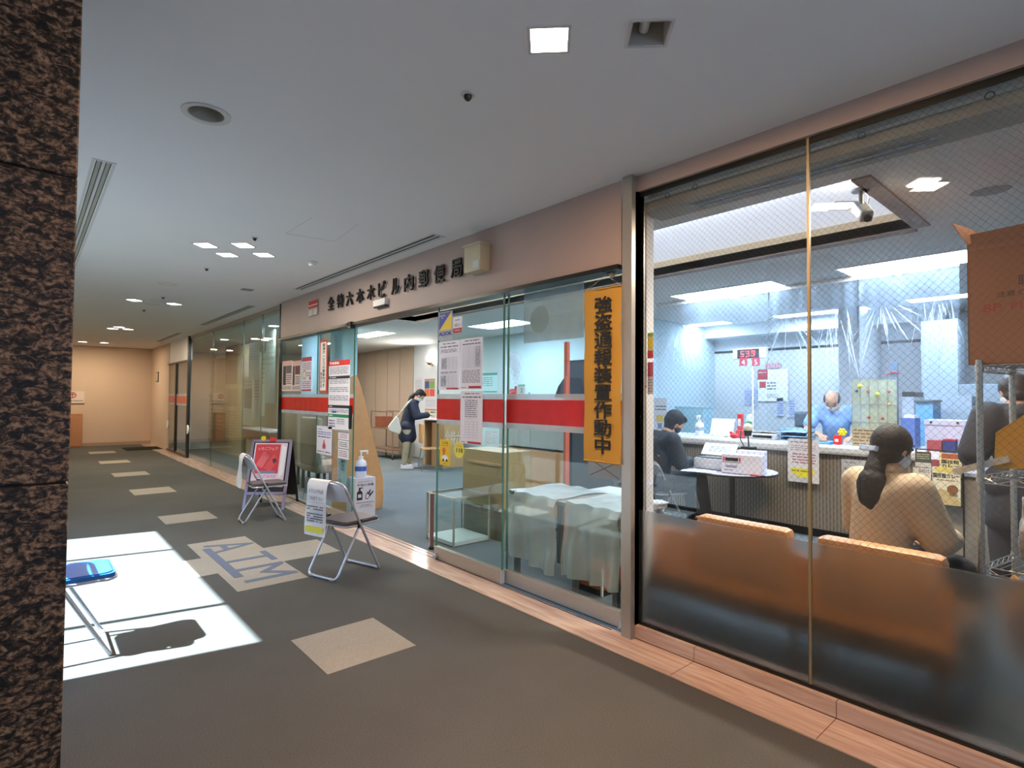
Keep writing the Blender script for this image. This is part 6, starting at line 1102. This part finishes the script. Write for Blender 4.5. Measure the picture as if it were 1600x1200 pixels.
# ================================================================= END OF THE CORRIDOR
c, w, h = rectY(106, 611, 132, 630, YEND-.02); 
s = sheet('wall_sign', 'white framed sign with red emblem on the beige end wall', 'sign', c, w, h, FY, 'd8c8bc', [('grid', .03, .04, .97, .96, 1, 1, '4a3a34'), ('disc', .28, .66, .24, 'a03028'), ('disc', .28, .66, .17, 'd8c8bc'), ('rect', .25, .5, .31, .82, 'a03028'), ('rect', .16, .68, .40, .74, 'a03028'), ('lines', .1, .12, .9, .28, 1, '5a4a44')], thick=.02)
c, w, h = rectY(108, 633, 129, 686, YEND-.35); t = thing('low_cabinet', 'warm brown low cabinet under the framed sign at the end wall', 'cabinet', (c.x, YEND-.2, 0.001)); part('body', mat('warm_wood', 'a87450', .6), t, lambda q: q.box(-w/2, w/2, -.16, .16, 0, .95, bev=.006)); part('door', mat('warm_wood_door', 'b07c56', .6), t, lambda q: q.box(-w/2+.02, w/2-.02, -.175, -.16, .05, .9))
c = onX(246, 589, 2.925); t = thing('wall_switch', 'dark framed call plate on the beige wall before the far door', 'wall plate', (2.93, c.y, c.z)); part('plate', M_DSTEEL, t, lambda q: q.box(-.02, 0, -.18, .18, -.15, .15, bev=.004)); part('face', M_BEIGEW, t, lambda q: q.box(-.023, -.02, -.12, .12, -.11, .11))
# ================================================================= PEOPLE
M_SKIN = mat('skin', 'c99a7c', .55, var=.06, scale=14); M_HAIR = mat('black_hair', '0e0c0b', .75, var=.3, scale=60, bump=.6); M_MASKW = mat('white_mask', 'd8e0e8', .7); M_EYE = mat('dark_eye', '1a1412', .3)
V = Vector
def hand(wr, d, up, side, curl=.5, s=1.0):
    """palm, four unequal bent fingers and a thumb leaving the side of the palm"""
    d = V(d).normalized(); up = V(up); up = (up-d*up.dot(d)).normalized(); lat = d.cross(up).normalized()*side
    out = []; wr = V(wr); pal = wr+d*.045*s
    R3 = Matrix((d, lat, up)).transposed().to_4x4(); out.append(('e', tuple(pal), (.05*s, .040*s, .016*s), R3))
    for k, (o_, L) in enumerate(((.030, .068), (.010, .078), (-.010, .072), (-.029, .056))):
        b_ = wr+d*.085*s+lat*o_*s; a1 = d*math.cos(curl*.7)-up*math.sin(curl*.7); a2 = d*math.cos(curl*1.9)-up*math.sin(curl*1.9)
        m_ = b_+a1*L*.55*s; e_ = m_+a2*L*.5*s; out += [(wr+d*.06*s+lat*o_*s, .0095*s, b_, .0095*s), (b_, .009*s, m_, .0085*s), (m_, .0083*s, e_, .0072*s)]
    th = wr+d*.025*s+lat*.03*s; m_ = th+(d*.6+lat*.8-up*.25).normalized()*.035*s; out += [(th, .0115*s, m_, .010*s), (m_, .0098*s, m_+(d*.95+lat*.15-up*.35).normalized()*.03*s, .008*s)]
    return out
def headM(J): return Matrix.Translation(J['head']) @ Matrix.Rotation(J.get('turn', 0), 4, 'Z') @ Matrix.Rotation(J.get('tilt', 0), 4, 'X') @ Matrix.Rotation(J.get('nod', 0), 4, 'Y')
def figure(t, J, k=1.0, skin=None, curl=.5):
    H_ = headM(J); f = lambda p: tuple(H_ @ V(p)); R3 = H_.to_3x3().to_4x4(); c = []
    c += [('e', f((0, 0, .015)), (.098*k, .078*k, .108*k), R3), ('e', f((.028, 0, -.055)), (.062*k, .056*k, .062*k), R3), (f((.088, 0, .005)), .010, f((.106, 0, -.018)), .014), ('e', f((-.005, .079, -.01)), (.018, .010, .030), R3), ('e', f((-.005, -.079, -.01)), (.018, .010, .030), R3)]
    c += [(J['neck'], .056, f((-.015, 0, -.07)), .052)]
    c += [(J['pel'], .125, J['waist'], .115), (J['waist'], .115, J['chest'], .125), (J['chest'], .12, J['neck'], .06), (J['shL'], .062, J['shR'], .062), (J['hipL'], .09, J['hipR'], .09)]
    for s_ in 'LR':
        c += [(J['chest'], .09, J['sh'+s_], .058), (J['sh'+s_], .052, J['el'+s_], .040), (J['el'+s_], .040, J['wr'+s_], .025), (J['hip'+s_], .088, J['kn'+s_], .056), (J['kn'+s_], .055, J['an'+s_], .034), (J['an'+s_], .036, J['toe'+s_], .032)]
        d = V(J.get('hd'+s_, V(J['wr'+s_])-V(J['el'+s_]))); c += hand(J['wr'+s_], d, J.get('hu'+s_, (0, 0, 1)), 1 if s_ == 'L' else -1, curl)
    b_ = blob('body', c, skin or M_SKIN, t, .0075, 4)
    for s_ in (1, -1):
        q = MB(); q.sph(f((.086, .032*s_, .018)), .013, (.5, 1, .6)); q.build('eye', M_EYE, t, smooth=True)
        q = MB(); q.tube([f((.090, .018*s_, .040)), f((.090, .033*s_, .044)), f((.080, .050*s_, .040))], .004, 6); q.build('eyebrow', M_HAIR, t, smooth=True)
    return b_, f, R3
def mask(t, f, R3, m_=None): 
    q = MB(); q.sph((0, 0, 0), 1, (.070, .066, .060), M=Matrix.Translation(f((.036, 0, -.052))) @ R3, u=24, v=16); o = q.build('face_mask', m_ or M_MASKW, t, smooth=True)
    q = MB(); [q.tube([f((.05, .06*s_, -.03)), f((.0, .083*s_, -.005)), f((-.012, .085*s_, .0)), f((.03, .07*s_, -.07))], .0022, 5) for s_ in (1, -1)]; q.build('mask_loop', m_ or M_MASKW, t); return o
def clothes(t, J, m_, name='coat', grow=.022, sleeves=True, hem=None, hemr=.2, voxel=.012, extra=(), loose=1.0):
    g = grow; c = [(J['pel'], .125+g, J['waist'], .118+g), (J['waist'], .118+g, J['chest'], .128+g), (J['hipL'], .098+g, J['hipR'], .098+g), (J['shL'], .066+g*.8, J['shR'], .066+g*.8), (J['chest'], .125+g, V(J['neck'])*.75+V(J['chest'])*.25, .07+g*.6)]
    for s_ in 'LR':
        c += [(J['chest'], .10+g, J['sh'+s_], .062+g)]
        if sleeves == 'short': e = V(J['sh'+s_])*.35+V(J['el'+s_])*.65; c += [(J['sh'+s_], .060+g, e, .055+g)]
        elif sleeves: w_ = V(J['wr'+s_])*.93+V(J['el'+s_])*.07; c += [(J['sh'+s_], .058+g*loose, J['el'+s_], .046+g*loose), (J['el'+s_], .046+g*loose, w_, .033+g*loose*.8)]
    if hem is not None:
        for hp in hem: c += [(J['pel'], .13+g, hp, hemr)]
    return blob(name, c+list(extra), m_, t, voxel, 5)
def trousers(t, J, m_, g=.02, cuff=.05):
    c = [(J['hipL'], .098+g, J['hipR'], .098+g), (J['pel'], .12+g*.6, V(J['pel'])*.6+V(J['waist'])*.4, .118)]
    for s_ in 'LR': a = V(J['an'+s_])*.94+V(J['kn'+s_])*.06; c += [(J['hip'+s_], .092+g, J['kn'+s_], .062+g), (J['kn'+s_], .062+g, a, cuff)]
    return blob('trousers', c, m_, t, .012, 5)
def shoes(t, J, m_, sole=None):
    for s_ in 'LR':
        a, b_ = V(J['an'+s_]), V(J['toe'+s_]); base = min(a.z, b_.z)
        o = blob('shoe', [(a+V((-.01, 0, 0)), .045, a+V((-.03, 0, -.035)), .042), ((a+V((0, 0, -.035))), .046, b_, .040), (b_, .042, b_+(b_-a).normalized()*.02, .036)], m_, t, .008, 4)
        if sole: q = MB(); d = (b_-a); d.z = 0; an = math.atan2(d.y, d.x); q.box(-.075, d.length+.06, -.045, .045, 0, .024, M=Matrix.Translation((a.x, a.y, 0)) @ Matrix.Rotation(an, 4, 'Z'), bev=.01); k = q.build('sole', sole, o)
# ---- the woman writing at the desk
t = thing('person', 'person in navy coat and khaki trousers bent over the writing desk', 'person', (6.16, 10.32, .004), math.radians(-38)); t.scale = (1.0, 1.0, 1.0)
J = dict(pel=(-.05, 0, .92), waist=(-.03, 0, 1.06), chest=(.04, 0, 1.25), neck=(.12, 0, 1.42), head=(.20, 0, 1.535), nod=.75, shL=(.06, .17, 1.36), shR=(.06, -.17, 1.36), elL=(.14, .23, 1.10), elR=(.16, -.23, 1.10), wrL=(.37, .12, 1.11), wrR=(.40, -.12, 1.13), hdL=(1, -.2, .0), hdR=(1, .2, .05),
    hipL=(-.05, .09, .88), hipR=(-.05, -.09, .88), knL=(.0, .11, .48), knR=(-.05, -.10, .48), anL=(-.02, .12, .085), anR=(-.10, -.10, .085), toeL=(.13, .14, .045), toeR=(.05, -.12, .045))
b_, f, R3 = figure(t, J); mask(t, f, R3)
M_NAVY = mat('navy_quilt', '1b2236', .7, var=.15, scale=30, bump=.3)
clothes(t, J, M_NAVY, 'coat', .028, hem=[(.0, .07, .66), (-.06, -.07, .64), (-.10, 0, .68)], hemr=.14, loose=1.1)
q = MB(); q.lathe([(.085, 0), (.10, .03), (.09, .06), (.075, .055)], seg=24, M=Matrix.Translation((.09, 0, 1.40)) @ Matrix.Rotation(.4, 4, 'Y')); q.build('collar', M_NAVY, t, smooth=True)
trousers(t, J, mat('khaki_cotton', 'a59a80', .8, var=.1), .022, .058); shoes(t, J, mat('white_canvas', 'e4e4e8', .6), mat('white_rubber', 'ececec', .5))
blob('hair', [('e', f((-.022, 0, .035)), (.105, .090, .105), R3), ('e', f((.045, 0, .085)), (.06, .07, .04), R3), ((.09, 0, 1.56), .04, (.03, 0, 1.50), .052), ((.03, 0, 1.50), .05, (-.03, 0, 1.40), .03)], M_HAIR, t, .008, 3)
tb = thing('tote_bag', 'cream canvas tote bag on the shoulder of the person in the navy coat', 'bag', (6.16, 10.32, .004), math.radians(-38))
M_TOTE = mat('cream_canvas', 'c9c6b8', .8, var=.08, bump=.2)
def tote(q):
    P = []
    q.prism([(-.34, .80), (-.12, .72), (-.08, .82), (-.15, 1.06), (-.19, 1.12), (-.37, .88)], Matrix(((1, 0, 0, -.06), (0, 0, -1, -.17), (0, 1, 0, 0), (0, 0, 0, 1))), .10)
part('bag', M_TOTE, tb, tote); tb.children[0].modifiers.new('b', 'BEVEL').width = .02
part('strap', M_TOTE, tb, lambda q: (q.tube([(-.24, -.20, 1.10), (-.12, -.21, 1.25), (-.02, -.20, 1.40), (.05, -.18, 1.452), (.06, -.13, 1.44)], .011, 8), q.tube([(-.24, -.25, 1.10), (-.12, -.25, 1.24), (-.01, -.24, 1.38), (.05, -.20, 1.455)], .011, 8)), smooth=True)
# ---- the seated man
t = thing('person', 'seated person in black jacket with black hair and dark mask, looking down at a phone', 'person', (MANX, MANY, .004), math.radians(-28))
J = dict(pel=(-.08, 0, .56), waist=(-.10, 0, .70), chest=(-.04, 0, .93), neck=(.05, 0, 1.12), head=(.13, 0, 1.225), nod=.60, shL=(-.02, .20, 1.04), shR=(-.02, -.20, 1.04), elL=(.06, .25, .78), elR=(.06, -.25, .78), wrL=(.27, .12, .76), wrR=(.27, -.10, .78), hdL=(.9, -.4, .1), hdR=(.9, .4, .1),
    hipL=(-.08, .10, .535), hipR=(-.08, -.10, .535), knL=(.38, .13, .56), knR=(.38, -.12, .58), anL=(.42, .13, .085), anR=(.50, -.10, .085), toeL=(.56, .14, .045), toeR=(.64, -.10, .045))
b_, f, R3 = figure(t, J, 1.04, curl=.9); mask(t, f, R3, mat('dark_mask', '2a2c34', .7))
clothes(t, J, mat('black_jacket', '17181b', .75, var=.2, scale=20, bump=.3), 'jacket', .030, loose=1.25, hem=[(-.10, 0, .50)], hemr=.165)
q = MB(); q.lathe([(.062, 0), (.074, .02), (.066, .05), (.055, .045)], seg=24, M=Matrix.Translation((.03, 0, 1.10)) @ Matrix.Rotation(.45, 4, 'Y')); q.build('collar', mat('tan_collar', 'b09478', .8), t, smooth=True)
trousers(t, J, mat('charcoal_trousers', '2c2f30', .85, var=.1), .02, .055); shoes(t, J, M_BLACK)
blob('hair', [('e', f((-.028, 0, .04)), (.118, .100, .108), R3), ('e', f((.045, 0, .085)), (.065, .082, .045), R3), ('e', f((-.062, 0, -.035)), (.055, .080, .055), R3), ((.055, 0, 1.17), .062, f((-.06, 0, .0)), .085), ('e', f((-.01, .075, .02)), (.05, .02, .05), R3), ('e', f((-.01, -.075, .02)), (.05, .02, .05), R3)], M_HAIR, t, .008, 3)
ph = thing('phone', 'dark phone held in the lap of the seated person in black', 'phone', (MANX, MANY, .004), math.radians(-28)); part('case', M_BLACK, ph, lambda q: q.box(-.08, .08, -.04, .04, -.005, .005, M=Matrix.Translation((.40, .01, .80)) @ Matrix.Rotation(-.5, 4, 'Y'))); part('screen', mat('phone_glass', '3a4250', .15), ph, lambda q: q.box(-.075, .075, -.036, .036, .005, .006, M=Matrix.Translation((.40, .01, .80)) @ Matrix.Rotation(-.5, 4, 'Y')))
# ---- the seated woman on the bench
WX = 3.70; wy = onX(1386, 740, WX).y
t = thing('person', 'seated person with ponytail and beige coat, back turned, on the tan bench', 'person', (WX, wy, .004), math.radians(-24))
J = dict(pel=(-.05, 0, .55), waist=(-.06, 0, .70), chest=(-.02, 0, .92), neck=(.02, 0, 1.10), head=(.05, 0, 1.225), nod=.25, turn=-.15, shL=(-.01, .165, 1.01), shR=(-.01, -.165, 1.01), elL=(.04, .215, .76), elR=(.08, -.225, .76), wrL=(.28, .12, .68), wrR=(.32, -.12, .72),
    hipL=(-.05, .10, .53), hipR=(-.05, -.10, .53), knL=(.42, .10, .53), knR=(.42, -.10, .53), anL=(.45, .10, .085), anR=(.48, -.10, .085), toeL=(.60, .10, .045), toeR=(.62, -.10, .045))
b_, f, R3 = figure(t, J, .98); mask(t, f, R3)
M_BEIGE = mat('beige_wool', 'b0a088', .9, var=.08, scale=25, bump=.2)
clothes(t, J, M_BEIGE, 'coat', .032, loose=1.35, hem=[(-.04, 0, .50)], hemr=.165)
q = MB(); q.lathe([(.075, 0), (.09, .02), (.082, .05), (.066, .045)], seg=24, M=Matrix.Translation((.01, 0, 1.075)) @ Matrix.Rotation(.2, 4, 'Y')); q.build('collar', M_BEIGE, t, smooth=True)
trousers(t, J, mat('dark_trousers', '24242a', .85), .02, .055); shoes(t, J, M_BLACK)
blob('hair', [('e', f((-.022, 0, .03)), (.112, .095, .112), R3), ('e', f((-.04, 0, -.04)), (.08, .085, .06), R3), (f((-.085, 0, -.05)), .045, (-.095, 0, 1.11), .052), ((-.11, 0, 1.05), .072, (-.135, -.015, .96), .066), ((-.135, -.015, .96), .064, (-.15, -.045, .87), .022), ((-.12, .03, 1.03), .05, (-.13, .03, .97), .04)], M_HAIR, t, .009, 3)
q = MB(); q.box(-.012, .012, -.06, .06, -.016, .016, M=Matrix.Translation(f((-.128, .03, -.03))) @ R3, bev=.005); q.build('hair_clip', mat('silver_clip', 'c8d4e0', .2, .6), t)
# ---- the clerk
cl = onX(1310, 640, 7.35)
t = thing('person', 'balding clerk in light blue shirt and dark tie, head bowed behind the counter', 'person', (7.42, onX(1306, 660, 7.42).y, .004), math.radians(196))
J = dict(pel=(-.12, 0, .92), waist=(-.06, 0, 1.06), chest=(.03, 0, 1.25), neck=(.13, 0, 1.40), head=(.22, -.03, 1.50), nod=.80, tilt=-.05, shL=(.04, .20, 1.36), shR=(.04, -.20, 1.36), elL=(.12, .30, 1.14), elR=(.20, -.30, 1.14), wrL=(.33, .18, 1.08), wrR=(.42, -.14, 1.10), hdL=(1, -.5, -.1), hdR=(1, .3, -.1),
    hipL=(-.12, .10, .88), hipR=(-.12, -.10, .88), knL=(-.10, .11, .48), knR=(-.10, -.11, .48), anL=(-.14, .11, .085), anR=(-.14, -.11, .085), toeL=(.0, .13, .045), toeR=(.0, -.13, .045))
b_, f, R3 = figure(t, J, 1.03); mask(t, f, R3)
clothes(t, J, mat('light_blue_shirt', '8fb4e8', .7, var=.06, bump=.15), 'shirt', .024, sleeves='short')
trousers(t, J, mat('charcoal_trousers', '2c2f30', .85, var=.1), .02, .055); shoes(t, J, M_BLACK)
blob('hair', [('e', f((-.045, 0, .005)), (.082, .088, .075), R3), ('e', f((.0, .062, .03)), (.06, .028, .05), R3), ('e', f((.0, -.062, .03)), (.06, .028, .05), R3)], mat('dark_grey_hair', '3a3634', .6, var=.3, scale=60), t, .008, 3)
q = MB(); q.prism([(-.018, 0), (.018, 0), (.035, -.36), (0, -.41), (-.035, -.36)], Matrix.Translation((.165, 0, 1.37)) @ Matrix.Rotation(.42, 4, 'Y') @ Matrix(((0, 0, 1, 0), (1, 0, 0, 0), (0, 1, 0, 0), (0, 0, 0, 1))), .012); q.build('tie', mat('dark_tie', '3a3038', .6), t)
q = MB(); q.tube([f((.097, .055, .02)), f((.107, .03, .02)), f((.110, 0, .022)), f((.107, -.03, .02)), f((.097, -.055, .02))], .003, 6); q.build('glasses', M_BLACK, t)
# ---- the dark standing person by the shelf
px_ = onX(1592, 650, 5.55)
t = thing('person', 'standing person in dark grey hooded coat behind the wire shelf, facing the counter', 'person', (5.55, px_.y, .004), math.radians(35))
J = dict(pel=(-.02, 0, .94), waist=(-.02, 0, 1.08), chest=(.0, 0, 1.28), neck=(.03, 0, 1.45), head=(.06, 0, 1.58), nod=.3, shL=(.0, .19, 1.39), shR=(.0, -.19, 1.39), elL=(.03, .27, 1.13), elR=(.03, -.27, 1.13), wrL=(.24, .20, 1.06), wrR=(.24, -.18, 1.06),
    hipL=(-.02, .10, .90), hipR=(-.02, -.10, .90), knL=(.02, .11, .49), knR=(.0, -.11, .49), anL=(.0, .12, .085), anR=(-.02, -.12, .085), toeL=(.15, .14, .045), toeR=(.13, -.14, .045))
b_, f, R3 = figure(t, J, 1.0); mask(t, f, R3)
M_DG = mat('dark_grey_coat', '212228', .8, var=.12, scale=20, bump=.25)
clothes(t, J, M_DG, 'coat', .040, loose=1.4, hem=[(.0, .06, .66), (-.03, -.06, .66)], hemr=.17, extra=[((-.10, .06, 1.42), .07, (-.10, -.06, 1.42), .07)])
trousers(t, J, mat('dark_trousers', '24242a', .85), .02, .055); shoes(t, J, M_BLACK)
blob('hair', [('e', f((-.022, 0, .03)), (.110, .093, .110), R3), ('e', f((-.04, 0, -.04)), (.075, .08, .055), R3)], mat('dark_brown_hair', '241c18', .5, var=.3, scale=60), t, .008, 3)
